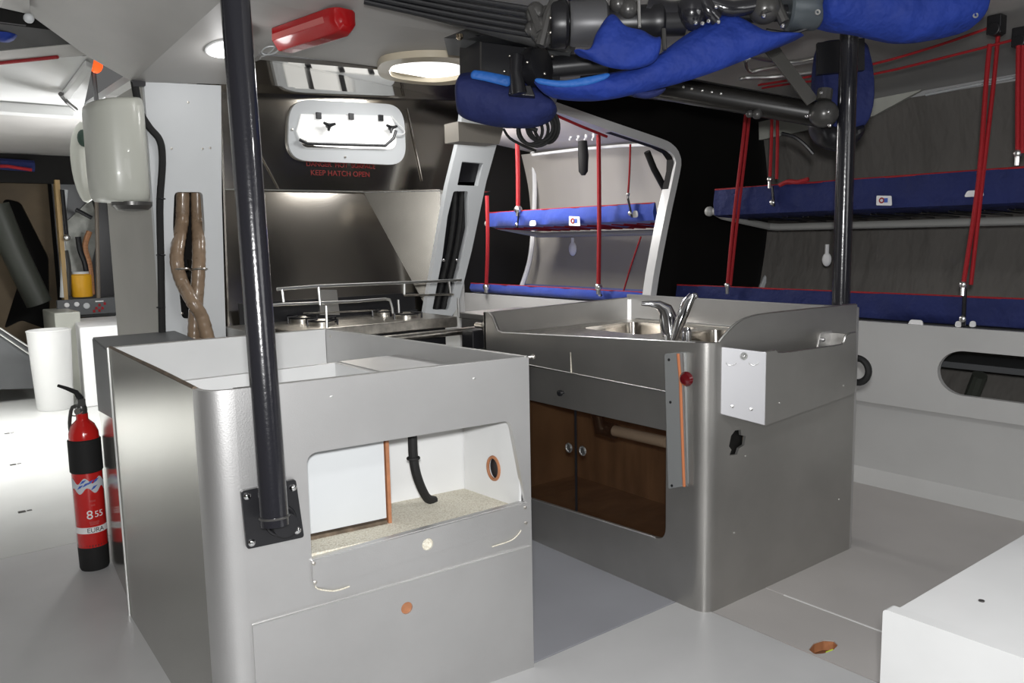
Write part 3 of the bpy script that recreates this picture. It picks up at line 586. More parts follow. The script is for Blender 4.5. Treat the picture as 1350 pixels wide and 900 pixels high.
# =================================================================== OPENING PORT
wd = bpy.data.objects.new('window_1', None); C.objects.link(wd); wd.location = (2.04, 3.89, 1.86); wd['kind'] = 'structure'; ORG_['window_1'] = V((2.04, 3.89, 1.86))
cq = [onY(*q, 3.88) for q in [(378, 213), (537, 213), (537, 131), (378, 131)]]
oc = [(p.x, p.z) for p in [onY(379, 211, 3.88), onY(536, 218, 3.88), onY(532, 138, 3.88), onY(382, 130, 3.88)]]
ic = [(p.x, p.z) for p in [onY(394, 196, 3.88), onY(524, 198, 3.88), onY(520, 153, 3.88), onY(400, 149, 3.88)]]
m_ = MB(); m_.plate(rpoly(oc, .11, 8), [rpoly(ic, .06, 8)], (0, 3.88, 0), X3, Z3, .018); obj('window_frame', m_, PIL, wd, bev=.004)
m_ = MB(); m_.plate(rpoly(ic, .06, 8), [rpoly([(p[0]*.985+.0305, p[1]*.93+.13) for p in ic], .05, 8)], (0, 3.878, 0), X3, Z3, .06); obj('window_rim', m_, WHT, wd)
m_ = MB(); m_.box((1.6, 4.0, 1.6), (2.5, 4.01, 2.1)); obj('window_daylight', m_, GLOW, wd)
# hatch pane tilted open
pt = [onY(397, 150, 3.87), onY(518, 153, 3.87), onY(521, 178, 3.84), onY(512, 186, 3.83), onY(400, 184, 3.83), onY(394, 172, 3.84)]
m_ = MB(); m_.prism([(p.x, 3.872-.04*(1.95-p.z), p.z) for p in pt][::-1], (0, .008, 0)); obj('window_pane', m_, PANE, wd, bev=.003)
m_ = MB(); m_.tube([onY(395, 184, 3.86), onY(405, 189, 3.86), onY(508, 192, 3.86), onY(519, 182, 3.86), onY(522, 172, 3.86)], .008, 8); obj('window_seal', m_, BLK, wd)
for q in [(420, 152), (463, 153), (502, 155)]:
    p = onY(*q, 3.862); m_ = MB(); m_.box(p+V((-.014, -.006, -.018)), p+V((.014, .006, .014))); obj('window_hinge', m_, BLK, wd, bev=.002)
for q in [(432, 166), (514, 169)]:
    p = onY(*q, 3.85); m_ = MB(); m_.cyl(p, p+V((0, -.02, 0)), .012, 12)
    for a in (0, 2.3, 4.1): m_.tube([p+V((0, -.018, 0)), p+V((.034*math.cos(a+.4), -.022, .026*math.sin(a+.4)))], [.010, .006], 8)
    obj('window_handle', m_, BLK, wd)
m_ = MB(); m_.tube([onY(516, 153, 3.86), onY(524, 162, 3.86), onY(533, 172, 3.86), onY(531, 177, 3.86), onY(521, 177, 3.86)], .0035, 6, smooth=3); obj('window_cord', m_, WTXT, wd)
for q in [(385, 171), (455, 207)]:
    p = onY(*q, 3.879); m_ = MB(); m_.lathe([(.006, 0), (.006, .003), (.001, .004)], p, (0, -1, 0), 8); obj('window_screw', m_, STL, wd)

# deck hatch in the coachroof
hc = onZ(552, 88, 2.12)
hs = [onZ(*q, 2.118) for q in [(497, 83), (508, 72), (560, 66), (620, 70), (640, 85), (625, 99), (580, 105), (530, 101), (503, 94)]]
hi = [seg(hc, p, .74) for p in hs]
w2 = bpy.data.objects.new('window_2', None); C.objects.link(w2); w2.location = hc; w2['kind'] = 'structure'; ORG_['window_2'] = V(hc)
ho = catmull([V((p.x, p.y, 0)) for p in hs+hs[:1]], 4)[:-1]; hi2 = [V((hc.x, hc.y, 0))+(p-V((hc.x, hc.y, 0)))*.72 for p in ho]
m_ = MB(); m_.plate([(p.x, p.y) for p in ho], [[(p.x, p.y) for p in hi2]], (0, 0, 2.119), X3, Y3, .030); obj('window_frame', m_, BEI, w2, bev=.006)
m_ = MB(); m_.plate([(p.x, p.y) for p in hi2], [], (0, 0, 2.117), X3, Y3, .006); obj('window_pane', m_, GLOW, w2)

# downlight
pn0 = V((1.03, 2.84, 2.12)); pnn = (V((1.30, 3.60, 1.978))-pn0).cross(V((.907, 3.6, 1.95))-pn0).normalized()
if pnn.z > 0: pnn = -pnn
ld = ray(301, 63); lp = EYE + ld*((pn0-EYE).dot(pnn)/ld.dot(pnn))
dlh = thing('ceiling_downlight', 'round bright downlight in the deckhead, partly behind the leaning black pole', 'light', lp)
m_ = MB(); m_.lathe([(.088, 0), (.088, .006), (.082, .008), (.078, .004)], lp, pnn, 28); obj('bezel', m_, WHT, dlh)
m_ = MB(); m_.lathe([(.078, .001), (.077, .009), (.001, .010)], lp, pnn, 28); obj('lens', m_, GLOW2, dlh)

# red strobe light in its case under the deckhead
e0_ = onZ(374, 61, 2.06); e1_ = onZ(458, 34, 2.06)
rl = thing('red_strobe_case', 'long red plastic case fixed under the deckhead', 'case', e0_)
dx = (e1_-e0_); dx.z = 0; L_ = dx.length; dx.normalize(); dy = V((-dx.y, dx.x, 0))
m_ = MB(); rings = []
for t_, s_ in [(0, .8), (.02, 1), (.9, 1), (.97, .8), (1.0, .45)]:
    c0 = e0_+dx*(L_*t_)+V((0, 0, .02)); w_ = .056*s_
    rings.append([c0+dy*a*w_+V((0, 0, b_)) for a, b_ in [(-1, .04), (-1, -.01*s_), (-.55, -.045*s_), (.55, -.045*s_), (1, -.01*s_), (1, .04)]])
m_.loft(rings); obj('case', m_, REDP, rl, bev=.006)
sg = 1 if (EYE-e0_).dot(dy) > 0 else -1
m_ = MB(); sw = dy*sg*.0572; m_.prism([e0_+dx*.012+sw+V((0, 0, .012)), e0_+dx*(L_*.86)+sw+V((0, 0, .012)), e0_+dx*(L_*.84)+sw+V((0, 0, .034)), e0_+dx*.012+sw+V((0, 0, .034))], dy*sg*-.003); plab(obj('lens_strip', m_, REDL, rl), 'paler pinkish strip along the near side')
m_ = MB(); q0 = onZ(372, 62, 2.08); m_.tube([q0, onZ(362, 70, 2.08), onZ(350, 72, 2.09), onZ(345, 68, 2.1), onZ(352, 62, 2.10), onZ(362, 62, 2.1), onZ(352, 72, 2.1), onZ(338, 76, 2.11)], .003, 6, smooth=4); plab(obj('lead', m_, PIL, rl), 'thin pale looped wire')

# =================================================================== PILLARS
PY = 3.6
pl = [onY(*q, PY) for q in [(190, 108), (290, 108), (275, 445), (217, 445)]]
m_ = MB()
sl = [onY(*q, PY) for q in [(230, 253), (267, 253), (270, 300), (262, 420), (240, 420), (228, 300)]]
slot = rpoly([(p.x, p.z) for p in sl], .02)
m_.plate([(.95, 0), (1.20, 0), (1.215, .9), (1.235, 1.5), (1.262, 1.97), (.95, 1.955)], [slot], (0, PY, 0), X3, Z3, .03)
pw = struct('wall_pillar', m_, PIL, bev=.004)
m_ = MB(); m_.box((.95, PY+.03, 0), (.98, PY+.80, 1.96)); struct('wall_pillar_side', m_, mat('pillar_side_paint', (.40, .39, .36), .5, var=.06))
m_ = MB(); m_.box((1.02, PY+.2, .5), (1.25, PY+.22, 2.0)); struct('wall_pillar_back', m_, BLKM)
for q in [(248, 135), (226, 196), (267, 196), (277, 195), (240, 413)]:
    p = onY(*q, PY); m_ = MB(); m_.lathe([(.005, 0), (.005, .002), (.001, .003)], p, (0, -1, 0), 8); tag(obj('pillar_screw', m_, STL), {248: 'single small screw high on the white pillar', 226: 'small screw at the left of the row on the white pillar', 267: 'small screw in the middle of the row on the white pillar', 277: 'small screw at the right edge of the white pillar', 240: 'small screw low on the white pillar beside the tan hoses'}[q[0]], 'screw', 'screws on the white pillar')
hy = PY+.02
for pts_, lab in [([(241, 245), (240, 290), (235, 320), (233, 345), (240, 372), (254, 398), (266, 418), (274, 446)], 'tan ribbed hose bending right at the bottom, left of two in the pillar slot'),
                  ([(260, 245), (261, 290), (262, 320), (262, 350), (260, 385), (257, 420), (256, 446)], 'tan ribbed hose hanging straight down, right of two in the pillar slot')]:
    m_ = MB(); pp = [onY(x, y, PY+.09 if y < 300 else (PY+.0 if y < 330 else (PY-.045 if ('straight' in lab or y < 375) else PY-.11))) for x, y in pts_]; cp = catmull(pp, 10); m_.tube(cp, [.028+.0008*math.sin(i*1.9) for i in range(len(cp))], 14)
    h_ = tag(obj('tan_hose', m_, HOSE), lab, 'hose', 'hoses in the pillar slot')
    m_ = MB(); p = onY(*[(238, 355), (262, 355)]['straight' in lab], PY-.045); m_.torus(p, .032, .005, (0, .1, 1)); plab(obj('clamp', m_, STL, h_), 'steel hose clamp')
m_ = MB(); cb = [onY(*q, PY-.02) for q in [(177, 108), (181, 130), (186, 150), (197, 168), (211, 186), (214, 215), (211, 262), (211, 300), (212, 340), (213, 400), (214, 447)]]; m_.tube(cb, .0145, 10, smooth=4)
bc = tag(obj('black_cable', m_, RUB), 'thick black cable running down the front of the white pillar', 'cable')
for y_ in (262, 336, 405):
    p = onY(212, y_, PY-.02); m_ = MB(); m_.torus(p, .016, .003, (0, 0, 1), 16, 6); plab(obj('cable_tie', m_, BLK, bc), 'cable tie')
m_ = MB(); m_.prism([onY(*q, PY-.035) for q in [(174, 105), (192, 107), (192, 113), (176, 114)]], (0, .03, 0)); tag(obj('cable_gland', m_, BLK), 'black bracket where the cable leaves the soffit', 'bracket')
# cream cowl left of the pillar
m_ = MB(); rings = []
for z_, s_ in [(1.845, .90), (1.835, .97), (1.81, 1), (1.6, 1.0), (1.52, .98), (1.49, .92), (1.475, .82)]:
    ring = []; xc, yc = .822, 3.60
    for k in range(17):
        a = PI*(1-k/16); ring.append(V((xc+ .106*s_*math.copysign(abs(math.cos(a))**.75, math.cos(a)), yc-.17*s_*abs(math.sin(a))**.75 , z_ + (.03 if z_ > 1.8 else -.015)*((xc+.11*math.cos(a)-.7)/.22))))
    ring += [V((xc+.106*s_, yc+.02, ring[-1].z)), V((xc-.106*s_, yc+.02, ring[0].z))]
    rings.append(ring)
m_.loft(rings[::-1]); cw = obj('cream_cowl', m_, CREAM, ang=50); tag(cw, 'rounded cream moulded cowl high on the left of the white pillar', 'cowl')
m_ = MB(); m_.lathe([(.075, 0), (.075, -.014), (.06, -.03), (.02, -.036)], (.85, 3.52, 1.470), Z3, 22); plab(obj('outlet', m_, GRY, cw), 'dull grey round outlet underneath')
# slanted stanchion right of the stove
sp_ = [onY(*q, PY) for q in [(560, 418), (608, 410), (640, 250), (662, 168), (606, 168), (592, 230)]]
h1 = [onY(*q, PY) for q in [(603, 244), (630, 245), (637, 215), (609, 213)]]
h2 = [onY(*q, PY) for q in [(570, 408), (592, 408), (608, 345), (618, 300), (617, 252), (598, 252), (590, 285), (583, 340)]]
m_ = MB(); m_.plate([(p.x, p.z) for p in [onY(558, 425, PY), onY(590, 425, PY), onY(603, 406, PY), onY(622, 330, PY), onY(641, 240, PY), onY(662, 165, PY), onY(664, 150, PY), onY(610, 145, PY), onY(606, 180, PY), onY(590, 245, PY), onY(575, 330, PY)]],
    [rpoly([(p.x, p.z) for p in h1], .005), rpoly([(p.x, p.z) for p in h2], .012)], (0, PY, 0), X3, Z3, .035)
struct('wall_stanchion', m_, PIL, bev=.004)
m_ = MB(); m_.prism([onY(*q, PY+.037) for q in [(600, 248), (632, 248), (642, 210), (608, 210)]], (0, .01, 0)); obj_ = obj('black_socket', m_, BLK)
tag(obj_, 'square black socket near the top of the slanted white stanchion', 'socket')
m_ = MB(); m_.prism([onY(*q, PY+.037) for q in [(563, 419), (597, 419), (611, 345), (624, 300), (632, 240), (594, 240), (579, 335)]], (0, .005, 0)); tag(obj('slot_backing', m_, BLK), 'black sheet standing in for the dark inside the long stanchion slot', 'panel')  # black sheet added so the slot looks dark inside
for k, off_ in enumerate((0, 9)):
    m_ = MB(); pp = [onY(x+off_, y, PY+.0175) for x, y in [(600, 250), (598, 290), (592, 330), (583, 370), (575, 408)]]; cp = catmull(pp, 12); m_.tube(cp, [.0145+.0015*math.sin(i*1.7) for i in range(len(cp))], 8)
    tag(obj('corrugated_hose', m_, RUB), ['left', 'right'][k]+' one of two black corrugated hoses inside the stanchion slot', 'hose', 'hoses in the stanchion slot')
for k, (x, y) in enumerate([(585, 343), (602, 343)]):
    p = onY(x, y, PY+.0); m_ = MB(); m_.ball(p, .009); tag(obj('bright_nut', m_, CHR), ['left', 'right'][k]+' bright nut on the lower stanchion slot', 'nut', 'nuts on the stanchion')
m_ = MB(); m_.prism([onY(*q, 3.3) for q in [(605, 186), (658, 190), (664, 168), (604, 160)]], (0, .12, 0)); tag(obj('grey_bracket_block', m_, mat('brown_grey_block', (.24, .22, .19), .6)), 'brownish grey block just under the navy cloth bag at the top of the stanchion', 'block')

# =================================================================== BLACK POLES
pb0 = atD(363, 700, 1.955); pb1 = atD(310, 0, 1.90); dirp = (pb1-pb0).normalized()
po = thing('leaning_pole', 'tall black pole leaning back from a bolted plate on the left counter front', 'pole', pb0)
m_ = MB(); m_.cyl(pb0+dirp*.015, pb0+dirp*1.9, .0335, 28); obj('tube', m_, BLKG, po)
cor = [FP(316, 646), FP(388, 630), FP(399, 706), FP(324, 722)]
m_ = MB(); m_.plate(rpoly(cor[::-1], .008), [], fpt(0, 0, .012), uF, Z3, .011); bpn = obj('base_plate', m_, BLK, po, bev=.002)
for q in [(324, 652), (384, 641), (390, 697), (330, 713)]:
    s_, z_ = FP(*q); m_ = MB(); m_.lathe([(.0095, 0), (.009, .003), (.006, .006), (.001, .0075)], fpt(s_, z_, .012), nF, 14); plab(obj('bolt', m_, CHR, bpn), 'bright domed bolt')
m_ = MB(); s_, z_ = FP(368, 684); m_.cyl(fpt(s_, z_, .012), fpt(s_, z_, .058), .030, 24); m_.torus(fpt(s_, z_, .014), .034, .006, nF); obj('socket', m_, BLK, po)
m_ = MB(); m_.torus(pb0+dirp*.035, .034, .003, dirp, 24, 6); plab(obj('weld_line', m_, GRY, po), 'rough grey weld ring')

rp0 = V((3.175, 1.835, 0))
ps = thing('upright_pole', 'upright glossy black pole standing behind the sink unit', 'pole', rp0)
m_ = MB(); m_.cyl(rp0+V((0, 0, .012)), rp0+V((0, 0, 2.14)), .036, 26); obj('tube', m_, BLKG, ps)
m_ = MB(); m_.cyl(rp0, rp0+V((0, 0, .012)), .06, 26); obj('foot', m_, BLK, ps)

# =================================================================== BUNKS
def bunk(y0, y1, z0, z1, xf, xb, m, label, group, far, pipe_back=True, top=None):
    """canvas pipe cot: front bolster of cloth from z0 to z1, canvas bed back to xb"""
    t = thing('pipe_bunk', label, 'bunk', ((xf+xb)/2, (y0+y1)/2, z0), group)
    b = MB(); n = 26; rings = []
    for k in range(n+1):
        y = y0+(y1-y0)*k/n; w = .006*math.sin(k*1.3)+.004*math.sin(k*2.9)
        zz0, zz1 = z0, z1
        rings.append([V((xf-.012+w, y, zz1)), V((xf-.025+w, y, (zz0+zz1)/2)), V((xf-.01, y, zz0+.01)), V((xf+.03, y, zz0)), V((xf+.3, y, zz0-.02+w)), V((xb, y, zz0+.03)), V((xb, y, zz0+.045)), V((xf+.3, y, zz0+.0+w)), V((xf+.035, y, zz0+.025)), V((xf+.012, y, (zz0+zz1)/2)), V((xf+.0, y, zz1))])
    b.loft(rings); c = obj('canvas', b, m, t, ang=60)
    b = MB(); b.tube([(xf-.006, y0, z1), (xf-.006, (y0+y1)/2, z1+.002), (xf-.006, y1, z1)], .005, 6); plab(obj('red_piping', b, RED, c), 'thin red piping along the top edge')
    b = MB(); b.tube([(xf+.025, y1+.03*far, z0+.035), (xf+.025, y0-.03, z0+.035)], .02, 10)
    if pipe_back:
        b.tube([(xf+.025, y1+.03, z0+.035), (xf+.1, y1+.02, z0+.005), (xb-.12, y1-.0, z0-.06), (xb-.1, y1-.06, z0-.065), (xb-.1, y0, z0-.065)], .022, 10)
        b.ball((xf+.02, y1+.06, z0+.035), .03)
    obj('pipe_frame', b, mat('bunk_pipe_'+str(far), (.42, .42, .40), .4, 0), t)
    return t, c
B1, c1 = bunk(.3, 3.13, 1.40, 1.56, 4.0, 4.66, BLUD, 'navy canvas upper bunk hanging on the right side, in front of the black bulkhead', 'canvas pipe bunks', 1)
B2, c2 = bunk(3.62, 5.40, 1.385, 1.505, 4.02, 4.62, BLUF, 'bright blue upper bunk seen through the white-edged doorway', 'canvas pipe bunks', 1)
B3, c3 = bunk(.3, 3.44, .848, .985, 4.03, 4.80, BLUD, 'navy canvas lower bunk lying along the top of the white bench on the right', 'canvas pipe bunks', 0, False)
B4, c4 = bunk(3.62, 5.70, .848, .925, 4.03, 4.60, BLUF, 'bright blue lower bunk on the bench beyond the white-edged doorway', 'canvas pipe bunks', 0, False)
# lacings under upper far bunk
b = MB()
for k in range(14):
    y = 3.7+k*.12; b.tube([(4.06, y, 1.378), (4.60, y+.06, 1.352), (4.06, y+.12, 1.378)], .004, 5)
plab(obj('lacing', b, RED, B2), 'red criss-cross lacing under the canvas')
b = MB()
for k in range(20):
    y = .4+k*.13; b.tube([(4.10, y, 1.385), (4.63, y+.05, 1.365), (4.10, y+.1, 1.385)], .004, 5)
plab(obj('lacing', b, BLK, B1), 'dark lacing under the canvas')
# maker's flags and white loops on the bunks
def patch(x, y, X, par, w=.075, h=.05):
    p = onX(x, y, X); b = MB(); b.plate(rpoly([(-w/2, -h*.45), (w*.55, -h*.55), (w/2, h*.4), (-w/2, h*.5)], .006), [], p, V((0, -1, 0)), Z3, .004); o = obj('flag_patch', b, WTXT, par); plab(o, 'small white flag patch with a red and blue mark')
    b = MB(); b.torus(p+V((-.003, w*.12, 0)), h*.22, h*.07, (1, 0, 0), 16, 6); plab(obj('red_mark', b, RED, o), 'red ring mark')
    b = MB(); b.box(p+V((-.004, -w*.28, -h*.22)), p+V((-.001, -w*.05, h*.2))); plab(obj('blue_mark', b, BLTX, o), 'blue block mark')
patch(757, 291, 3.975, c2, .11, .07); patch(1165, 264, 3.965, c1, .075, .05)
def loop(x, y, X, par, w, h):
    p = onX(x, y, X); b = MB(); b.plate(rpoly([(-w/2, -h/2), (w/2, -h/2), (w*.4, h/2), (-w*.35, h/2)], h*.4), [], p, V((0, -1, 0)), Z3, .006); plab(obj('white_loop', b, WTXT, par), 'small white reinforcing loop')
loop(702, 294, 3.98, c2, .08, .04); loop(837, 282, 3.98, c2, .05, .045); loop(1284, 255, 3.965, c1, .085, .028); loop(1207, 425, 3.99, c3, .075, .026); loop(1263, 427, 3.99, c3, .03, .028); loop(1282, 427, 3.99, c3, .03, .028)
# white fairleads below the bunks
for (x, y, X, lab, w) in [(755, 328, 4.5, 'oval white fitting hanging on the hull below the bright blue upper bunk', .07), (1090, 342, 4.5, 'white fitting on the grey hull lining just left of the upright black pole', .05)]:
    p = onX(x, y, X); b = MB(); b.ball(p, w*.75, (.4, .8, 1.1)); b.tube([p, p+V((0, 0, .09))], .012, 8); tag(obj('white_fitting', b, WTXT), lab, 'fitting')

# ---- ropes
def rope(pts, r, label, group='red lashing ropes', name='red_rope', m=None, ends=True, sm=3):
    t = MB(); t.tube(pts, r, 7, smooth=sm); o = obj(name, t, m or RED); tag(o, label, 'rope', group)
    if ends:
        e = MB(); p = pts[-1]; e.ball(p, r*1.8); e.tube([p, p+V((0, 0, -.05))], r*1.1, 8); plab(obj('shackle', e, EDGE, o), 'small pale metal shackle')
    return o
# through the doorway
rope([onX(682, 188, 4.0), onX(683, 230, 4.0), onX(683, 276, 4.0)], .018, 'thick red lashing above the left end of the bright blue upper bunk')
rope([onX(642, 258, 3.9), onX(643, 320, 3.9), onX(641, 378, 3.95)], .016, 'red lashing at the far left end of the bright blue upper bunk')
rope([onX(789, 178, 3.9), onX(790, 280, 3.9), onX(789, 378, 3.95)], .015, 'long red lashing passing in front of the middle of the bright blue upper bunk')
rope([onX(831, 190, 4.05), onX(830, 225, 4.05), onX(828, 256, 4.05)], .007, 'thin red line down to the right part of the bright blue upper bunk')
rope([onX(845, 312, 4.1), onX(832, 350, 4.1), onX(822, 384, 4.1)], .006, 'thin slack red line below the right part of the bright blue upper bunk', ends=False)
rope([onY(733, 152, 3.44), onY(765, 166, 3.44), onY(800, 180, 3.44)], .008, 'red line running along the top of the white door trim', ends=False, sm=0)
rope([onX(735, 160, 4.3), onX(745, 176, 4.3), onX(790, 170, 4.3)], .006, 'thin red line under the pale deckhead beyond the doorway', ends=False)
# right side
rope([onX(985, 132, 3.95), onX(978, 200, 3.95), onX(966, 300, 3.95), onX(959, 376, 3.97)], .010, 'left strand of the long red lashing in front of the black bulkhead')
rope([onX(990, 132, 3.96), onX(983, 200, 3.96), onX(971, 300, 3.96), onX(963, 376, 3.98)], .009, 'right strand of the long red lashing in front of the black bulkhead', ends=False)
rope([onX(1018, 138, 3.97), onX(1017, 190, 3.97), onX(1015, 236, 3.97)], .009, 'left strand of the short red tackle above the navy upper bunk')
rope([onX(1025, 138, 3.97), onX(1025, 190, 3.97), onX(1024, 236, 3.97)], .009, 'right strand of the short red tackle above the navy upper bunk', ends=False)
rope([onX(1066, 236, 3.97), onX(1052, 240, 3.96), onX(1040, 239, 3.96), onX(1028, 244, 3.97)], .012, 'short slack end of red rope lying on the navy upper bunk', ends=False)
rope([onX(1305, 58, 3.9), onX(1300, 110, 3.9), onX(1290, 240, 3.9), onX(1270, 375, 3.92)], .010, 'left strand of the long red tackle near the right edge of the view')
rope([onX(1316, 44, 3.91), onX(1310, 110, 3.91), onX(1295, 240, 3.91), onX(1280, 375, 3.93)], .009, 'right strand of the long red tackle near the right edge of the view', ends=False)
rope([onX(1343, 60, 3.85), onX(1342, 130, 3.85), onX(1342, 202, 3.85)], .010, 'red tackle at the very right edge of the view, left strand')
rope([onX(1349, 60, 3.85), onX(1348, 130, 3.85), onX(1348, 202, 3.85)], .010, 'red tackle at the very right edge of the view, right strand', ends=False)
rope([onX(1306, 36, 3.9), onX(1230, 62, 3.8), onX(1145, 86, 3.8), onX(1050, 104, 3.9), onX(1000, 112, 4.0)], .006, 'upper red control line running along the deckhead towards the black tackle block', ends=False)
rope([onX(1346, 50, 3.9), onX(1260, 72, 3.9), onX(1145, 99, 3.9), onX(1060, 108, 4.0), onX(1005, 116, 4.1)], .006, 'lower red control line running along the deckhead beside the first', ends=False)
for (x, y, lab) in [(1314, 30, 'black deck block at the top of the long red tackle'), (1347, 46, 'black deck block at the very right edge of the deckhead')]:
    p = onX(x, y, 3.9); t = MB(); t.box(p+V((-.03, -.03, -.05)), p+V((.03, .03, .03))); t.cyl(p+V((-.035, 0, -.03)), p+V((.035, 0, -.03)), .028, 16); tag(obj('deck_block', t, BLK, bev=.006), lab, 'block', 'black deck blocks')
# small black straps holding the bunks
for (x0, y0, x1, y1, X, lab) in [(1272, 380, 1270, 430, 3.965, 'black strap over the navy lower bunk at the long red tackle'), (1018, 246, 1020, 272, 3.955, 'black strap with pale buckle on the left end of the navy upper bunk'), (828, 262, 833, 286, 3.965, 'black strap at the right part of the bright blue upper bunk'), (684, 280, 682, 300, 3.965, 'black strap at the left end of the bright blue upper bunk'), (788, 376, 793, 390, 3.975, 'black strap at the foot of the long red lashing')]:
    t = MB(); a_, b_ = onX(x0, y0, X), onX(x1, y1, X); t.tube([a_, b_], .018, 8, ecc=.4); o = tag(obj('black_strap', t, BLK), lab, 'strap', 'bunk straps')
    e = MB(); e.ball(seg(a_, b_, .8)+V((-.012, 0, 0)), .016, (.6, 1, 1)); plab(obj('buckle', e, EDGE, o), 'pale buckle')
# black fittings in the doorway compartment
t = MB(); t.tube([onX(768, 186, 4.3), onX(769, 205, 4.3), onX(769, 226, 4.3), onX(769, 231, 4.3)], [.034, .04, .035, .015], 12); tag(obj('hanging_torch', t, RUB), 'black torch-shaped fitting hanging from the pale deckhead beyond the doorway', 'fitting')
t = MB(); t.tube([onY(853, 200, 3.7), onY(862, 222, 3.7), onY(876, 248, 3.7)], .022, 10); tag(obj('black_grip', t, RUB), 'slanted black grip handle near the top right of the white-edged doorway', 'handle')
t = MB(); t.tube([onX(702, 204, 4.5), onX(760, 197, 4.5), onX(820, 192, 4.5), onX(870, 190, 4.5)], .012, 8); struct('trim_8', t, WHT)
for x_ in (753, 763, 773, 783):
    p = onX(x_, 181, 4.35); t = MB(); t.cyl(p+V((0, 0, .03)), p, .012, 8); t.tube([p, p+V((-.02, 0, -.02))], .008, 6); tag(obj('small_hook', t, WTXT), {753: 'leftmost', 763: 'second from left', 773: 'third from left', 783: 'rightmost'}[x_]+' of four small white hooks under the far deckhead', 'hook', 'hooks under the far deckhead')

# =================================================================== OVERHEAD MACHINERY
def puff(top, bot, dep, thick=.05, k=6, n=14, cap=.35):
    """closed cloth body lofted between an upper and a lower outline"""
    tp = catmull([atD(*q, dep) if len(q) == 2 else atD(*q) for q in top], k); bt = catmull([atD(*q, dep) if len(q) == 2 else atD(*q) for q in bot], k)
    N = 8*k
    def res(P):
        L = [0]; 
        for a, b in zip(P, P[1:]): L.append(L[-1]+(b-a).length)
        out = []
        for i in range(N+1):
            d = L[-1]*i/N; j = 0
            while j < len(L)-2 and L[j+1] < d: j += 1
            t = (d-L[j])/max(1e-9, L[j+1]-L[j]); out.append(seg(P[j], P[j+1], min(1, t)))
        return out
    tp, bt = res(tp), res(bt); rings = []
    for i in range(N+1):
        t = i/N; e = min(1, math.sqrt(max(0, 1-(2*t-1)**8))*1.0+.12)
        c = (tp[i]+bt[i])/2; a = (tp[i]-bt[i])/2; th = thick*e*(1+.03*math.sin(i*.35)+.015*math.sin(i*.83))
        rings.append([c + a*math.cos(2*PI*j/n)*min(1, e+.05) - fw*th*math.sin(2*PI*j/n) for j in range(n)])
    b = MB(); b.loft(rings); return b
DM = 2.78
# ribbed cable bundle from top-left to the clutch
for k in range(5):
    o0 = (560-k*12, -6+k*1.0-12+k*2); p = [atD(480, -26+k*7, 2.72+.01*k), atD(600, -4+k*8, 2.75+.015*k), atD(700, 12+k*8.5, 2.75+.02*k)]
    cp = catmull(p, 10); t = MB(); t.tube(cp, .0092, 9)
    tag(obj('control_cable', t, BLK), ['topmost', 'second', 'third', 'fourth', 'lowest'][k]+' of the five black cables running to the overhead gearbox', 'cable', 'cables to the overhead gearbox')
t = MB(); t.tube([atD(540, 4, 2.86), atD(712, 50, 2.90)], .036, 14); tag(obj('overhead_shaft', t, mat('grey_shaft', (.06, .06, .06), .45, .2)), 'thick dark shaft just behind the five overhead cables', 'shaft')
ge = thing('overhead_winch_drive', 'black and grey winch drive hanging under the deck, wrapped in blue cloth', 'winch drive', atD(800, 30, DM))
ax = (atD(1080, 20, DM)-atD(740, 30, DM)).normalized()
c0 = atD(737, 32, DM)
t = MB(); t.lathe([(.03, -.03), (.075, -.03), (.08, -.02), (.08, .02), (.07, .03), (.03, .03)], c0, ax, 30); fl_ = obj('flange', t, BLK, ge, bev=.002)
for a in range(8):
    q = c0 - ax*.032 + ax.orthogonal().normalized()*.06*math.cos(a*PI/4) + ax.cross(ax.orthogonal().normalized())*.06*math.sin(a*PI/4)
    t = MB(); t.ball(q, .007); obj('bolt', t, STL, fl_)
t = MB(); 
for (x, y, r) in [(706, 18, .035), (712, 38, .04), (722, 20, .03), (716, 50, .03), (700, 38, .022)]: t.ball(atD(x, y, DM-.02), r, (1, 1, 1.1), 12)
t.tube([atD(712, 60, DM-.04), atD(722, 20, DM-.05), atD(735, -8, DM-.04)], .017, 8); t.tube([atD(700, 10, DM-.04), atD(712, 42, DM-.05)], .014, 8)
obj('clamp', t, GRY, ge)
t = MB(); t.lathe([(.07, 0), (.075, .01), (.075, .12), (.06, .13)], c0+ax*.035, ax, 30); obj('drum', t, mat('dark_grey_drum', (.10, .10, .105), .4, .2), ge)
t = MB(); t.lathe([(.055, 0), (.055, .14), (.062, .15), (.062, .18), (.05, .19), (.05, .26)], c0+ax*.165, ax, 26); obj('coupling', t, BLK, ge)
t = MB(); t.tube([atD(842, -8, DM-.07), atD(843, 36, DM-.07)], .006, 8); plab(obj('steel_rod', t, EDGE, ge), 'thin bright vertical rod')
t = MB(); t.tube([atD(875, 38, DM-.05), atD(876, 66, DM-.05)], .008, 8); plab(obj('steel_rod', t, GRY, ge), 'dull vertical rod')
t = MB()
for (x, y, r) in [(815, 5, .03), (828, 12, .035), (832, -2, .03)]: t.ball(atD(x, y, DM-.05), r, (1, 1, 1), 12)
obj('joint', t, GRY, ge)
t = MB(); t.tube([atD(850, 14, DM), atD(880, 22, DM), atD(905, 20, DM), atD(925, 16, DM)], [.05, .035, .04, .05], 14, smooth=3); obj('carbon_arm', t, BLKG, ge)
t = MB(); t.ball(atD(912, 16, DM-.03), .055, (1, 1, 1.1), 18); obj('bevel_gear', t, BLKG, ge)
t = MB(); t.tube([atD(925, -5, DM-.05), atD(932, 12, DM-.06), atD(945, 26, DM-.05)], [.03, .036, .022], 12, smooth=3); t.tube([atD(938, 4, DM-.04), atD(965, 12, DM-.05), atD(1000, 6, DM-.04)], .026, 12, smooth=3); obj('yoke', t, BLKG, ge)
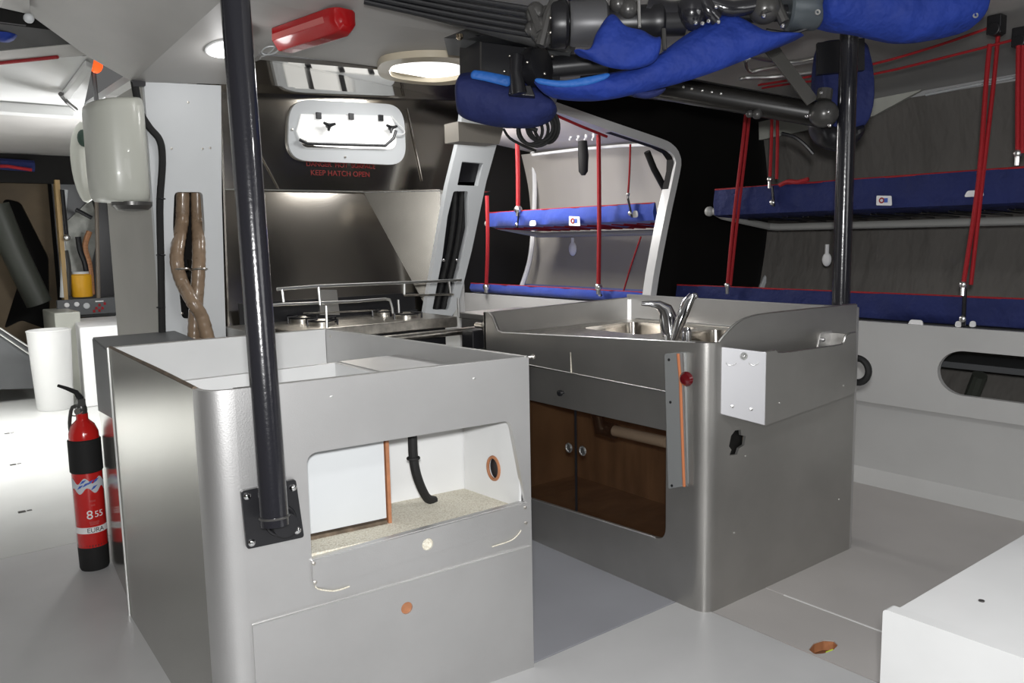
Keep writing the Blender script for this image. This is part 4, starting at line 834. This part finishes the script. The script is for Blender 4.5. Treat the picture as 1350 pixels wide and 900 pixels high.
t = MB(); t.ball(atD(1008, 12, DM-.03), .055, (1, 1, .9), 18); t.tube([atD(1003, -6, DM-.05), atD(1010, 20, DM-.06)], .022, 10); t.tube([atD(1018, -8, DM-.04), atD(1034, 30, DM-.05)], .018, 10); obj('yoke', t, STL if False else GRY, ge)
for q in [(917, 30), (926, 31), (934, 28), (947, 29), (1007, 21), (944, 9), (1032, 34)]:
    t = MB(); t.ball(atD(*q, DM-.085), .008); plab(obj('bolt', t, CHR, ge), 'bright bolt head')
c1_ = atD(1036, 10, DM); t = MB(); t.lathe([(.07, 0), (.077, .008), (.077, .10), (.07, .11)], c1_, ax, 30); obj('drum', t, mat('blue_grey_drum', (.085, .10, .11), .35, .2), ge)
t = MB(); t.cyl(atD(700, 30, DM), atD(1120, 14, DM), .028, 14); obj('drive_shaft', t, BLK, ge)
t = MB(); t.tube([atD(1010, 40, DM), atD(1040, 44, DM), atD(1062, 38, DM), atD(1080, 28, DM)], .007, 8, smooth=3); obj('hose', t, BLK, ge)
for x_ in (760, 930, 1060): 
    t = MB(); a_ = atD(x_, 0, DM+.03); t.cyl(a_, V((a_.x, a_.y, 2.16)), .03, 12); obj('hanger', t, BLK, ge)
# blue covers
def cover(name, b, m, label, group=None, **k): return tag(obj(name, b, m, ang=70, **k), label, 'cover', 'cloth covers on the overhead drive')
cA = cover('cloth_cover', puff([(756, 66), (776, 67), (787, 42), (806, 18), (824, 34), (845, 40), (862, 50), (870, 44)], [(758, 68), (776, 77), (800, 88), (828, 92), (850, 88), (862, 82), (868, 74), (872, 60)], DM-.09, .035), BLUE, 'torn royal blue cloth wrapped round the grey drum, above the long blue sleeve')
cB = cover('cloth_cover', puff([(703, 103), (740, 108), (775, 103), (805, 97), (840, 90), (866, 74), (895, 52), (930, 30), (956, 17), (978, 26), (1010, 44), (1058, 46)], [(706, 114), (724, 126), (760, 132), (800, 131), (845, 122), (880, 114), (915, 104), (950, 92), (985, 78), (1015, 66), (1040, 56), (1060, 48)], DM+.0, .055), BLUE, 'long drooping royal blue cloth sleeve slung under the overhead drive')
t = puff([(704, 102), (740, 106), (775, 101), (805, 95)], [(706, 110), (740, 115), (775, 112), (803, 103)], DM-.055, .008); plab(obj('binding', t, BLUL, cB), 'light blue binding on the upper edge')
t = puff([(830, 122), (855, 119), (880, 116)], [(834, 127), (855, 130), (872, 124)], DM+.02, .02); plab(obj('flap', t, BLUD, cB), 'small hanging flap')
cC = cover('cloth_cover', puff([(600, 108), (612, 98), (640, 98), (672, 108), (700, 112), (718, 125), (734, 142)], [(600, 135), (606, 152), (630, 162), (665, 168), (700, 168), (722, 160), (735, 150)], 3.05, .09), BLUD, 'rounded navy cloth bag hanging under the black gearbox box')
t = puff([(622, 92), (640, 94), (676, 101)], [(619, 103), (640, 107), (672, 115)], 2.94, .008); plab(obj('binding', t, BLUL, cC), 'light blue binding on the upper edge')
cD = cover('cloth_cover', puff([(1074, 10), (1090, -16), (1150, -26), (1230, -26), (1285, -14), (1291, 8)], [(1076, 20), (1090, 36), (1130, 44), (1190, 56), (1240, 50), (1290, 36)], DM-.02, .10), BLUE, 'large royal blue cloth cover under the deck at the upper right')
for q in [(1078, 16), (1286, 20)]:
    t = MB(); t.torus(atD(*q, DM-.10), .007, .003, fw, 12, 6); plab(obj('eyelet', t, EDGE, cD), 'pale metal eyelet')
# black gearbox box under the coachroof
gb = thing('black_gearbox', 'square black gearbox bolted under the deck, above the navy cloth bag', 'gearbox', atD(650, 60, 3.2))
g0 = atD(608, 50, 3.12); t = MB()
fc = [atD(606, 48, 3.15), atD(632, 45, 3.02), atD(735, 62, 3.02), atD(738, 118, 3.02), atD(632, 112, 3.02), atD(606, 112, 3.15)]
t.prism([atD(606, 48, 3.14), atD(633, 46, 3.02), atD(633, 112, 3.02), atD(606, 110, 3.14)], fw*.28)
t.prism([atD(633, 46, 3.02), atD(738, 62, 3.04), atD(738, 112, 3.04), atD(633, 112, 3.02)], fw*.25); obj('housing', t, BLK, gb, bev=.004)
t = MB(); t.prism([atD(585, 50, 3.12), atD(625, 34, 3.15), atD(760, 58, 3.08), atD(752, 70, 2.98), atD(640, 46, 2.98), atD(612, 52, 3.0)], fw*.22+V((0, 0, .012))); obj('mounting_plate', t, DGR, gb)
for q in [(606, 49), (665, 48)]:
    t = MB(); t.lathe([(.013, 0), (.013, -.012), (.006, -.02)], atD(q[0], q[1], 2.99)+V((0, 0, .01)), Z3, 12); plab(obj('bolt', t, mat('brassy_bolt_%d' % q[0], (.6, .5, .35), .25, 1), gb), 'pale brassy bolt')
t = MB(); t.tube([atD(634, 50, 3.01), atD(634, 96, 3.01)], .004, 6); obj('edge_bead', t, GRY, gb)
g1 = atD(706, 88, 2.96); t = MB(); t.lathe([(.02, -.03), (.062, -.03), (.07, -.02), (.07, .03), (.05, .04)], g1, (ax*.8-fw*.6).normalized(), 26); obj('gear_cover', t, BLK, gb)
t = MB(); t.tube([atD(682, 74, 2.90), atD(680, 95, 2.89), atD(684, 124, 2.90)], [.026, .022, .03], 12); t.prism([atD(672, 112, 2.92), atD(700, 112, 2.92), atD(706, 127, 2.92), atD(670, 124, 2.92)], fw*.03); obj('crank_arm', t, BLK, gb, bev=.004)
t = MB(); t.tube([atD(715, 90, 3.05), atD(800, 82, 3.05)], .04, 14); obj('stub_shaft', t, BLK, gb)
for q in [(695, 82), (728, 74), (718, 97), (684, 88), (665, 94), (672, 74)]:
    t = MB(); t.ball(atD(*q, 2.87 if q[0] > 690 else 2.99), .006); obj('screw', t, STL, gb)
# coiled cable under the bag
t = MB(); cc = atD(708, 172, 3.12)
for k in range(6):
    t.torus(cc+rt*(.012*(k-3)+.01)+up*(.004*k), .050+.008*(k % 3), .0065, (fw*(.9-.1*k)+rt*(.15*k-.3)+up*.2).normalized(), 26, 7)
t.tube([cc, atD(690, 165, 3.1), atD(680, 150, 3.1)], .008, 6); t.tube([atD(664, 170, 3.2), atD(672, 182, 3.2), atD(690, 192, 3.2), atD(707, 199, 3.2)], .006, 6, smooth=3)
tag(obj('coiled_cable', t, RUB), 'coil of black cable hanging under the navy cloth bag', 'cable')
# lower shaft towards the pole pedestal
ls = thing('lower_drive_shaft', 'long dark drive shaft running from the gearbox to the pedestal at the upright pole', 'shaft', atD(980, 130, 3.5))
s0_, s1_ = atD(770, 98, 3.75), atD(1086, 152, 3.42)
t = MB(); t.tube([s0_, s1_], .052, 18); obj('tube', t, mat('dark_tube', (.014, .013, .012), .35, 0, coat=.3), ls)
t = MB(); t.prism([seg(s0_, s1_, .42)+V((0, 0, .055))-fw*.02, seg(s0_, s1_, 1)+V((0, 0, .045))-fw*.02, seg(s0_, s1_, 1)+V((0, 0, .03))-fw*.055, seg(s0_, s1_, .42)+V((0, 0, .035))-fw*.055], fw*.05+V((0, 0, .01))); obj('tube_flange', t, BLK, ls)
for x_ in (905, 916, 930, 942, 954):
    t = MB(); t.ball(seg(s0_, s1_, (x_-770)/316)-fw*.052+V((0, 0, .0)), .007); plab(obj('bolt', t, EDGE, ls), 'tiny pale bolt')
t = MB(); t.ball(seg(s0_, s1_, .73)-fw*.04+V((0, 0, -.055)), .022); t.ball(seg(s0_, s1_, .70)-fw*.04+V((0, 0, -.06)), .016); obj('drain_fitting', t, GRY, ls)
sa, sb = atD(1024, 72, 3.35), atD(1072, 134, 3.3); wv = (sb-sa).cross(fw).normalized()*.026
t = MB(); t.prism([sa-wv, sa+wv, sb+wv, sb-wv], fw*.012); t.prism([sa-wv*1.1+V((0, 0, .0)), sa+wv*1.1, sa+wv*1.1+(sa-sb).normalized()*.05, sa-wv*1.1+(sa-sb).normalized()*.05], fw*.014); obj('support_strap', t, mat('grey_strap', (.09, .087, .08), .5, .2), ls, bev=.002)
pd = thing('pole_pedestal', 'dark gear pedestal with navy cloth on the upper part of the upright pole', 'pedestal', V((3.17, 1.83, 1.7)))
t = MB(); t.ball(atD(1086, 150, 3.30), .058, (1, 1, .95), 20); t.tube([atD(1086, 132, 3.28), atD(1088, 118, 3.28)], .03, 10); obj('gear_case', t, GRY, pd)
for q in [(1092, 147), (1064, 153), (1094, 165), (1083, 122)]:
    t = MB(); t.ball(atD(*q, 3.235), .008); plab(obj('bolt', t, CHR, pd), 'bright bolt head')
t = puff([(1076, 98), (1078, 60), (1110, 52), (1140, 56), (1143, 100)], [(1078, 150), (1085, 168), (1110, 176), (1138, 168), (1146, 150)], 3.48, .07); obj('cloth_wrap', t, BLUD, pd, ang=70)
t = MB(); t.prism([atD(1078, 56, 3.38), atD(1140, 50, 3.38), atD(1140, 92, 3.38), atD(1078, 98, 3.38)], fw*.02); plab(obj('black_flap', t, BLK, pd), 'black upper flap of the cloth wrap')
t = puff([(1064, 158), (1080, 160), (1110, 168), (1138, 164)], [(1076, 186), (1090, 196), (1115, 198), (1136, 180)], 3.50, .06); obj('lower_boot', t, BLK, pd)
t = MB(); t.tube([atD(1030, 176, 3.7), atD(1046, 180, 3.7), atD(1060, 190, 3.7), atD(1072, 203, 3.7)], .009, 8, smooth=4); tag(obj('thin_black_wire', t, BLK), 'thin black wire drooping to the left of the pole pedestal', 'wire')
# grab rails on the side deckhead
for (pp, lab) in [([(1085, 74), (1040, 82), (990, 76), (984, 86), (990, 94), (1010, 90), (1085, 78)], 'bent stainless grab rail with rounded end on the side deckhead'), ([(976, 104), (985, 102), (1020, 101), (1080, 94)], 'straight stainless grab rail below the bent one on the side deckhead')]:
    t = MB(); t.tube([onZ(x, y, 2.09) for x, y in pp], .010, 8, smooth=4); tag(obj('grab_rail', t, EDGE), lab, 'rail', 'rails on the side deckhead')

# =================================================================== EXTINGUISHER
ex = onZ(125, 738, 0); exx, exy, R_ = .620, 3.59, .057
ex_t = thing('fire_extinguisher', 'red fire extinguisher with black band and foot standing beside the left counter', 'fire extinguisher', (exx, exy, 0))
t = MB(); t.lathe([(R_*.94, .095), (R_, .10), (R_, .53), (R_*.96, .565), (R_*.75, .595), (R_*.4, .615), (.022, .62), (.022, .64)], (exx, exy, 0), Z3, 36); cyl_ = obj('cylinder', t, EXTR, ex_t)
t = MB(); t.lathe([(R_*.90, 0), (R_*.97, .01), (R_*1.0, .11), (R_*.9, .112)], (exx, exy, 0.001), Z3, 32); plab(obj('foot', t, RUB, ex_t), 'black plastic foot')
t = MB(); t.lathe([(R_+.001, 0), (R_+.004, .004), (R_+.004, .13), (R_+.001, .134)], (exx, exy, .405), Z3, 36); plab(obj('band', t, RUB, ex_t), 'wide black rubber band')
ga = math.atan2(-exy, -exx)
def band(z0, z1, f, m, name, lab, par, wv=0, a0=-1.3, a1=1.3):
    b = MB(); n = 30; ro = []
    for i in range(n+1):
        a = ga+a0+(a1-a0)*i/n; w0 = wv*math.sin(i*.55); w1 = wv*math.sin(i*.55+.8)
        ro.append([V((exx+r*math.cos(a), exy+r*math.sin(a), z)) for r, z in [(R_+f, z0+w0), (R_+f+.0012, z0+w0), (R_+f+.0012, z1+w1), (R_+f, z1+w1)]])
    b.loft(ro); return plab(obj(name, b, m, par), lab)
band(.335, .375, .0002, mat('label_white', (.62, .66, .70), .4), 'picture_label', 'white and blue wavy label', cyl_, .012)
b = MB()
for (a_, z_, rot) in [(-.5, .352, .4), (-.15, .36, .6), (.15, .368, .3), (.5, .372, .5), (-.3, .372, .2), (.35, .345, .5)]:
    a2 = ga+a_; p = V((exx+(R_+.002)*math.cos(a2), exy+(R_+.002)*math.sin(a2), z_)); tn = V((-math.sin(a2), math.cos(a2), 0)); b.prism([p-tn*.012-Z3*.008, p+tn*.002-Z3*.002, p+tn*.014+Z3*.010, p-tn*.002+Z3*.006], V((math.cos(a2), math.sin(a2), 0))*.001)
plab(obj('label_figure', b, BLTX, cyl_), 'dark blue strokes on the label')
b = MB(); b.text('8', .050, (0, 0, .235), X3, Z3, bend=(exx, exy, R_, ga-.05)); b.text('55', .036, (0, 0, .235), X3, Z3, bend=(exx, exy, R_, ga+.55)); plab(obj('number_print', b, WTXT, cyl_), 'white numerals 8 and 55')
b = MB()
for z_, w_ in [(.292, 8), (.275, 6), (.205, 14), (.197, 12)]: b.text('i'*w_, .012, (0, 0, z_), X3, Z3, bend=(exx, exy, R_, ga+.2))
plab(obj('small_print', b, REDL, cyl_), 'pinkish small print')
band(.160, .185, .0002, WTXT, 'white_stripe', 'white stripe low on the cylinder', cyl_)
b = MB(); b.text('EURA', .026, (0, 0, .172), X3, Z3, bend=(exx, exy, R_+.001, ga+.25)); plab(obj('stripe_print', b, BTXT, cyl_), 'dark letters on the white stripe')
t = MB(); t.lathe([(.02, 0), (.022, .02), (.016, .045)], (exx, exy, .635), Z3, 16); t.box((exx-.014, exy-.02, .67), (exx+.014, exy+.02, .70)); obj('valve', t, GRY, ex_t, bev=.003)
vd = (rt*-1).normalized(); vd.z = 0
def E(x, z, w=0): return V((exx, exy, z)) - rt*(-x)*1.0 + V((0, 0, 0))
t = MB(); t.tube([V((exx, exy, .672)), V((exx, exy, .70)), V((exx, exy, .725))-rt*.015, V((exx, exy, .74))-rt*.05, V((exx, exy, .752))-rt*.085], [.013, .013, .010, .008, .006], 8); obj('upper_lever', t, RUB, ex_t)
t = MB(); t.tube([V((exx, exy, .665)), V((exx, exy, .665))-rt*.035, V((exx, exy, .60))-rt*.052, V((exx, exy, .55))-rt*.05], .007, 8, smooth=3); t.torus(V((exx, exy, .645))-rt*.03, .016, .0025, fw, 18, 6); obj('discharge_hose', t, GRY, ex_t)
t = MB(); t.lathe([(.015, 0), (.015, .008), (.012, .012)], V((exx, exy, .65))-fw*.02, -fw, 16); obj('gauge', t, CHR, ex_t)
t = MB()
for k in range(2): t.ball(V((exx, exy, .55-.03*k))-fw*(R_-.004)+rt*.035, .006)

# =================================================================== FOREGROUND WHITE BOX
wz = .42; w0_ = onZ(1166, 805, wz)
wb = thing('white_chest', 'plain white chest with raised lip in the lower right foreground', 'chest', (w0_.x+.4, w0_.y-.4, 0))
t = MB(); t.box((w0_.x+.036, w0_.y-1.3, 0), (w0_.x+1.25, w0_.y-.0, wz-.012)); obj('body', t, WHT, wb, bev=.003)
t = MB(); t.plate(rpoly([(0, 0), (1.3, 0), (1.3, wz+.004), (0, wz+.004)], [0, 0, 0, .012]), [], (w0_.x, w0_.y+.004, 0), V((0, -1, 0)), Z3, .036); obj('front_board', t, WHT, wb, bev=.004)
p = onZ(1294, 792, wz-.011); t = MB(); t.cyl(p, p+V((0, 0, .002)), .007, 10); plab(obj('screw_hole', t, GRY, wb), 'tiny dark screw hole')

# =================================================================== LEFT COMPARTMENT
# deckheads
def cz(q, z=2.12): return onZ(*q, z)
def ceilpatch(y0, y1, x0, x1, m, z=2.12, nm='ceiling_left'): c = MB(); c.box((x0, y0, z), (x1, y1, z+.04)); return struct(nm, c, m)
def cpoly(qs, m, z=2.12):
    c = MB(); c.prism([onZ(*q, z) for q in qs], (0, 0, .04)); return struct('ceiling_left', c, m)
def xy(x, y): return (x, y)
c = MB(); lA = onZ(-60, 72, 2.12); lB = onZ(112, 56, 2.12); c.prism([(lA.x, 3.63, 2.12), lA, lB, (lB.x+.3, lB.y-.02, 2.12), (1.0, 3.70, 2.12), (.8, 3.63, 2.12)], (0, 0, .04)); struct('ceiling_left', c, BLKM)
cpoly([(-60, 73), (-60, 92), (0, 83), (78, 75), (125, 72), (112, 57)], CEIL)
c = MB(); c.prism([onZ(-60, 93, 2.12), onZ(0, 84, 2.12), onZ(78, 76, 2.12), onZ(125, 73, 2.12), (1.12, 5.62, 2.12), (-.6, 5.62, 2.12)], (0, 0, .04)); struct('ceiling_left', c, WHT)
ceilpatch(5.625, 8.6, -.6, 2.6, CEIL)
c = MB(); c.box((-.9, 3.60, 2.12), (.55, 3.62, 2.7)); struct('wall_header', c, BLKM)
ceilpatch(4.0, 5.62, 1.125, 2.6, WHT)
t = MB(); t.tube([onZ(-60, 92, 2.114), onZ(0, 83, 2.114), onZ(76, 75, 2.114)], .008, 6); tag(obj('red_edge_line', t, RED), 'thin red line along the edge of the bright white deckhead at the far left', 'line')
t = MB(); t.box((-.6, 5.5, 2.06), (1.05, 5.62, 2.12)); struct('trim_9', t, WHT, bev=.01)
t = MB(); t.prism([onZ(*q, 2.115) for q in [(80, 122), (93, 124), (121, 82), (112, 78)]], (0, 0, -.03)); struct('trim_10', t, WHT, bev=.008)
t = MB(); t.tube([onZ(80, 124, 2.09), onZ(88, 134, 2.09), onZ(100, 144, 2.07)], .012, 8); tag(obj('hatch_catch', t, GRY), 'small dark catch under the bright white deckhead at the left', 'catch')
# far walls
t = MB(); t.plate([(.0, .0), (1.415, .0), (1.415, 2.12), (.0, 2.12)], [rpoly([(.95, .55), (1.10, .62), (1.33, .50), (1.37, 1.20), (1.18, 1.72), (1.05, 1.75), (.98, 1.5), (1.15, 1.1)], .04)], (0, 8.9, 0), X3, Z3, .04); struct('wall_left_far', t, BRN)
t = MB(); t.box((0, 9.3, 0), (2.0, 9.35, 2.1)); struct('wall_left_dark', t, BLKM)
t = MB(); t.tube([onY(-6, 270, 8.7), onY(18, 330, 8.7), onY(52, 400, 8.7)], .11, 14); tag(obj('olive_duct', t, OLV), 'thick olive slanting duct in front of the brown far wall', 'duct')
t = MB(); t.box((-.6, 8.5, 1.87), (1.60, 8.58, 2.12)); struct('trim_11', t, BLKM)
t = MB(); t.tube([onY(0, 216, 8.40), onY(45, 219, 8.40)], .05, 10); tag(obj('rolled_blue_cloth', t, BLUD), 'rolled dark blue cloth on the beam at the far left', 'cloth')
t = MB(); t.tube([onY(0, 219, 8.33), onY(10, 219, 8.33), onY(42, 224, 8.33)], .014, 8); tag(obj('red_strap', t, RED), 'red strap along the rolled dark blue cloth at the far left', 'strap')
t = MB(); t.prism([(1.395, 8.45, .45), (1.425, 8.45, .45), (1.445, 8.45, 1.9), (1.405, 8.45, 1.9)], (0, .1, 0)); struct('trim_12', t, mat('ochre_edge', (.42, .28, .12), .6))
# dark sloping fairing low at the left
t = MB(); t.prism([onY(-40, 415, 8.0), onY(0, 432, 8.0), onY(46, 465, 8.0), onY(50, 512, 8.0), onY(-40, 514, 8.0)], (0, .7, 0)); t2 = tag(obj('grey_fairing', t, DGR), 'dark grey sloping fairing low at the left edge', 'fairing')
for k, (a_, b_) in enumerate([((0, 432), (44, 461)), ((0, 440), (44, 470))]):
    t = MB(); t.tube([onY(*a_, 7.98), onY(*b_, 7.98)], .008, 6); plab(obj('edge_line', t, EDGE, t2), 'pale edge line')
# engine compartment: recess with machinery
RY = 8.4
t = MB(); t.box((1.43, 8.75, .62), (2.05, 8.79, 2.1)); struct('wall_engine_back', t, DGR)
t = MB(); t.prism([onY(*q, 8.7) for q in [(85, 295), (120, 262), (132, 300), (118, 358), (84, 392)]], (0, .03, 0)); tag(obj('insulation_sheet', t, mat('pale_insulation', (.42, .43, .40), .7, var=.3, vscale=12, bump=.6, bscale=8)), 'crumpled pale sheet behind the yellow filter', 'sheet')
pn = thing('instrument_panel', 'dark instrument panel with round gauges below the yellow filter', 'panel', onY(118, 418, RY))
cr = [onY(*q, RY) for q in [(76, 417), (159, 412), (158, 391), (75, 396)]]
t = MB(); t.prism(cr, (0, .04, 0)); obj('board', t, mat('slate_board', (.10, .105, .11), .5), pn, bev=.004)
for q, r in [((88, 402), .022), ((101, 401), .022), ((88, 414), .020), ((102, 413), .020), ((114, 403), .028)]:
    p = onY(*q, RY-.002); t = MB(); t.lathe([(r, 0), (r, .008), (r*.8, .012), (.001, .012)], p, (0, -1, 0), 18); plab(obj('gauge', t, WTXT if r < .025 else PIL, pn), 'round white gauge' if r < .025 else 'larger pale gauge')
for q in [(127, 406), (131, 402), (135, 406), (138, 400), (131, 409), (124, 410)]:
    p = onY(*q, RY-.002); t = MB(); t.box(p+V((-.010, -.006, -.012)), p+V((.010, 0, .012))); plab(obj('switch', t, RED, pn), 'red switch')
t = MB(); p = onY(131, 397, RY-.003); t.box(p+V((-.035, -.002, -.006)), p+V((.035, 0, .006))); plab(obj('name_strip', t, WTXT, pn), 'small white strip')
t = MB(); p0 = onY(109, 391, RY+.1); t.lathe([(.085, 0), (.09, .01), (.095, .20), (.08, .21), (.06, .225), (.001, .225)], p0+V((0, 0, .0)), Z3, 22); yf = tag(obj('yellow_filter', t, YEL), 'yellow cylindrical filter standing on the instrument panel shelf', 'filter')
t = MB(); t.cyl(p0+V((0, 0, .21)), p0+V((0, 0, .235)), .075, 20); plab(obj('cap', t, PIL, yf), 'grey cap')
for k, pp in enumerate([[(118, 385), (113, 350), (106, 330), (103, 312)], [(122, 388), (118, 350), (112, 325), (118, 305)], [(83, 392), (84, 350), (82, 300), (86, 250)], [(90, 390), (90, 355), (86, 330)]]):
    t = MB(); t.tube([onY(x, y, RY+.08) for x, y in pp], .026, 8, smooth=4); tag(obj('engine_hose', t, [BLK, WOOD, PIL, GRY][k]), ['black hose rising behind the yellow filter', 'brown hose curling above the yellow filter', 'pale pipe at the left side of the engine recess', 'short grey pipe left of the yellow filter'][k], 'hose', 'hoses in the engine recess')
for k, (a_, b_, m0, l) in enumerate([((82, 250), (88, 312), BLK, 'slender black strut with a bright end in the engine recess'), ((100, 276), (121, 287), BLK, 'short black diagonal strap across the pale sheet'), ((127, 255), (130, 393), mat('taupe_post', (.20, .17, .14), .5), 'thin taupe post dividing the engine recess')]):
    t = MB(); t.tube([onY(*a_, RY), onY(*b_, RY)], .018, 8); tag(obj('strut', t, m0), l, 'strut')
t = MB(); t.ball(onY(88, 313, RY-.02), .03); tag(obj('bright_clamp', t, EDGE), 'bright clamp at the foot of the slender black strut', 'clamp')
t = MB(); t.prism([onY(*q, RY+.05) for q in [(130, 258), (143, 262), (158, 388), (131, 392)]], (0, .03, 0)); tag(obj('dark_locker_door', t, BLK), 'tall black locker front beside the engine recess', 'door')
t = MB(); t.prism([onY(*q, RY) for q in [(143, 262), (148, 262), (163, 388), (157, 390)]], (0, .05, 0)); tag(obj('brown_jamb', t, mat('brown_jamb', (.11, .08, .07), .5)), 'dark brown jamb at the right of the black locker front', 'jamb')
t = MB(); t.tube([onY(146, 262, RY-.05), onY(150, 300, RY-.05), onY(152, 318, RY-.05)], .02, 8); tag(obj('bright_strip_lamp', t, EDGE), 'narrow bright strip beside the black locker front', 'strip')
t = MB(); t.prism([onY(*q, RY) for q in [(156, 388), (161, 386), (161, 436), (159, 436)]], (0, .04, 0)); tag(obj('black_jamb_foot', t, BLK), 'black upright at the right end of the instrument panel', 'upright')
# engine casing
eb = thing('engine_casing', 'bright white stepped casing below the instrument panel', 'engine casing', (1.6, 7.8, 0))
q0, q1 = onY(105, 432, 7.3), onY(175, 428, 7.3)
t = MB(); t.prism([(q0.x, 7.3, 0), (q1.x, 7.3, 0), (q1.x, 7.3, q0.z), (q0.x, 7.3, q0.z)], (.12, .98, 0)); obj('casing', t, WTXT, eb, bev=.01)
t = MB(); t.box((1.22, 7.9, 0), (1.42, 8.5, .74)); obj('left_wing', t, CREAM, eb, bev=.01)
# bin
bp = onZ(78, 542, 0)
t = MB(); t.lathe([(.125, 0), (.132, .01), (.158, .62), (.163, .64), (.150, .645), (.146, .62), (.12, .03), (.001, .03)], (bp.x, bp.y+.15, 0), Z3, 28); bn = tag(obj('white_tub', t, SLIVER), 'tall white plastic tub on the floor at the left, beyond the extinguisher', 'tub')
# white fender and wall behind the cowl
t = MB(); t.tube([onY(112, 160, 5.2), onY(107, 174, 5.2), onY(96, 195, 5.2), onY(100, 225, 5.2), onY(108, 255, 5.2), onY(112, 268, 5.2)], [.03, .055, .06, .06, .055, .03], 16, smooth=1) if False else t.tube([onY(112, 160, 5.2), onY(107, 174, 5.2), onY(105, 195, 5.2), onY(108, 225, 5.2), onY(112, 250, 5.2), onY(116, 268, 5.2)], [.025, .045, .055, .055, .045, .025], 16)
fe = tag(obj('white_fender', t, CREAM, sub=1), 'long cream fender hanging at the left of the cream cowl', 'fender')
t = MB(); p = onY(110, 182, 5.14); t.ball(p, .04, (.8, .6, 1.2)); plab(obj('dark_label', t, mat('dark_green_label', (.02, .05, .035), .5), fe), 'dark green patch')
t = MB(); t.plate([(0, 1.6), (.65, 1.6), (.65, 2.12), (0, 2.12)], [], (1.12, 5.0, 0), X3, Z3, .03); struct('wall_locker', t, WHTM)
t = MB(); t.tube([onY(123, 92, 4.95), onY(128, 140, 4.95)], .012, 6); struct('trim_13', t, DGR)
t = MB(); p = onY(126, 84, 4.9); t.ball(p, .045, (.8, .8, 1.1)); tag(obj('orange_lamp', t, LAMPO), 'small glowing orange lamp above the cream cowl', 'lamp')
# blue shape and knob at the top-left corner
t = MB(); t.ball(onY(4, 40, 3.8), .05, (1, 1, .9)); tag(obj('blue_fitting', t, BLUE), 'blue round fitting cut off by the left edge of the view, below the soffit', 'fitting')
t = MB(); t.ball(onY(38, 24, 3.5), .018); tag(obj('soffit_bolt', t, PIL), 'small pale bolt at the left corner of the soffit', 'bolt')
# outer left wall
t = MB(); t.box((-1.5, -1.5, 0), (-1.45, 3.6, 2.7)); struct('wall_left', t, HULL)
t = MB(); t.box((-1.5, 3.61, 0), (-1.45, 9.5, 2.7)); struct('wall_left', t, WHTM)
t = MB(); t.box((-1.5, -1.56, 0), (5.4, -1.51, 2.7)); struct('wall_back', t, BLKM)
t = MB(); t.box((-1.5, 9.5, 0), (4, 9.55, 2.7)); struct('wall_left_end', t, WHTM)

# =================================================================== CAMERA, LIGHT
cam = bpy.data.cameras.new('camera'); co = bpy.data.objects.new('camera', cam); C.objects.link(co)
cam.sensor_width = 36; cam.lens = F/1350*36; cam.clip_start = .02
mt = M((rt, up, -fw)).transposed().to_4x4(); mt.translation = EYE; co.matrix_world = mt
bpy.context.scene.camera = co
def area(name, loc, target, size, power, col=(1, 1, 1), sy=None, spread=None):
    l = bpy.data.lights.new(name, 'AREA'); l.energy = power; l.size = size; l.color = col
    if sy: l.shape = 'RECTANGLE'; l.size_y = sy
    if spread: l.spread = spread
    o = bpy.data.objects.new(name, l); C.objects.link(o); o.location = loc
    o.rotation_euler = (V(target)-V(loc)).to_track_quat('-Z', 'Y').to_euler(); return o
area('camera_flash', EYE+up*.12-fw*.05, EYE+fw*3, .09, 62)
area('hatch_daylight', (.2, 6.3, 2.0), (.2, 6.35, 0), .9, 46, (1, 1, .98), 1.4, spread=1.7)
area('bay_fill', (1.7, 6.0, 1.2), (.6, 5.0, 2.1), .3, 40)  # added fill hidden behind the pillar, whitens the left deckhead
area('bay_fill', (1.75, 6.1, 1.5), (1.6, 7.4, .5), .3, 14)  # second added fill, out of sight, aimed at the engine casing
area('foreground_fill', (2.0, .15, 2.1), (2.0, .2, 0), .25, 14)  # added overhead fill out of frame, lifts chest top and near floor
area('doorway_light', (3.2, 4.6, 2.05), (4.2, 4.6, 1.2), .5, 26, (1, .97, .94))  # area light for the brighter compartment beyond the doorway
area('forward_compartment_light', (3.6, 5.3, 2.0), (4.4, 4.6, 1.2), .4, 12, (1, .97, .94))  # second area light in that compartment, aimed at the far bunks
area('counter_front_fill', (2.0, -1.4, 1.5), (1.1, 2.0, .7), 1.5, 15, (1, 1, 1), 1.2)  # added area light behind the camera, brightens the left counter front
area('galley_hatch_daylight', (hc.x, hc.y-.05, 2.09), (hc.x-.1, hc.y-.05, 1), .3, 5)
l = bpy.data.lights.new('downlight', 'POINT'); l.energy = 1; l.shadow_soft_size = .05; o = bpy.data.objects.new('downlight', l); C.objects.link(o); o.location = lp+pnn*.07
w = bpy.data.worlds.new('w'); bpy.context.scene.world = w; w.use_nodes = True
w.node_tree.nodes['Background'].inputs[0].default_value = (1, 1, 1, 1); w.node_tree.nodes['Background'].inputs[1].default_value = .12
vs = bpy.context.scene.view_settings
vs.view_transform = 'Standard'; vs.look = 'None'; vs.exposure = 0; vs.gamma = 1; vs.use_curve_mapping = False
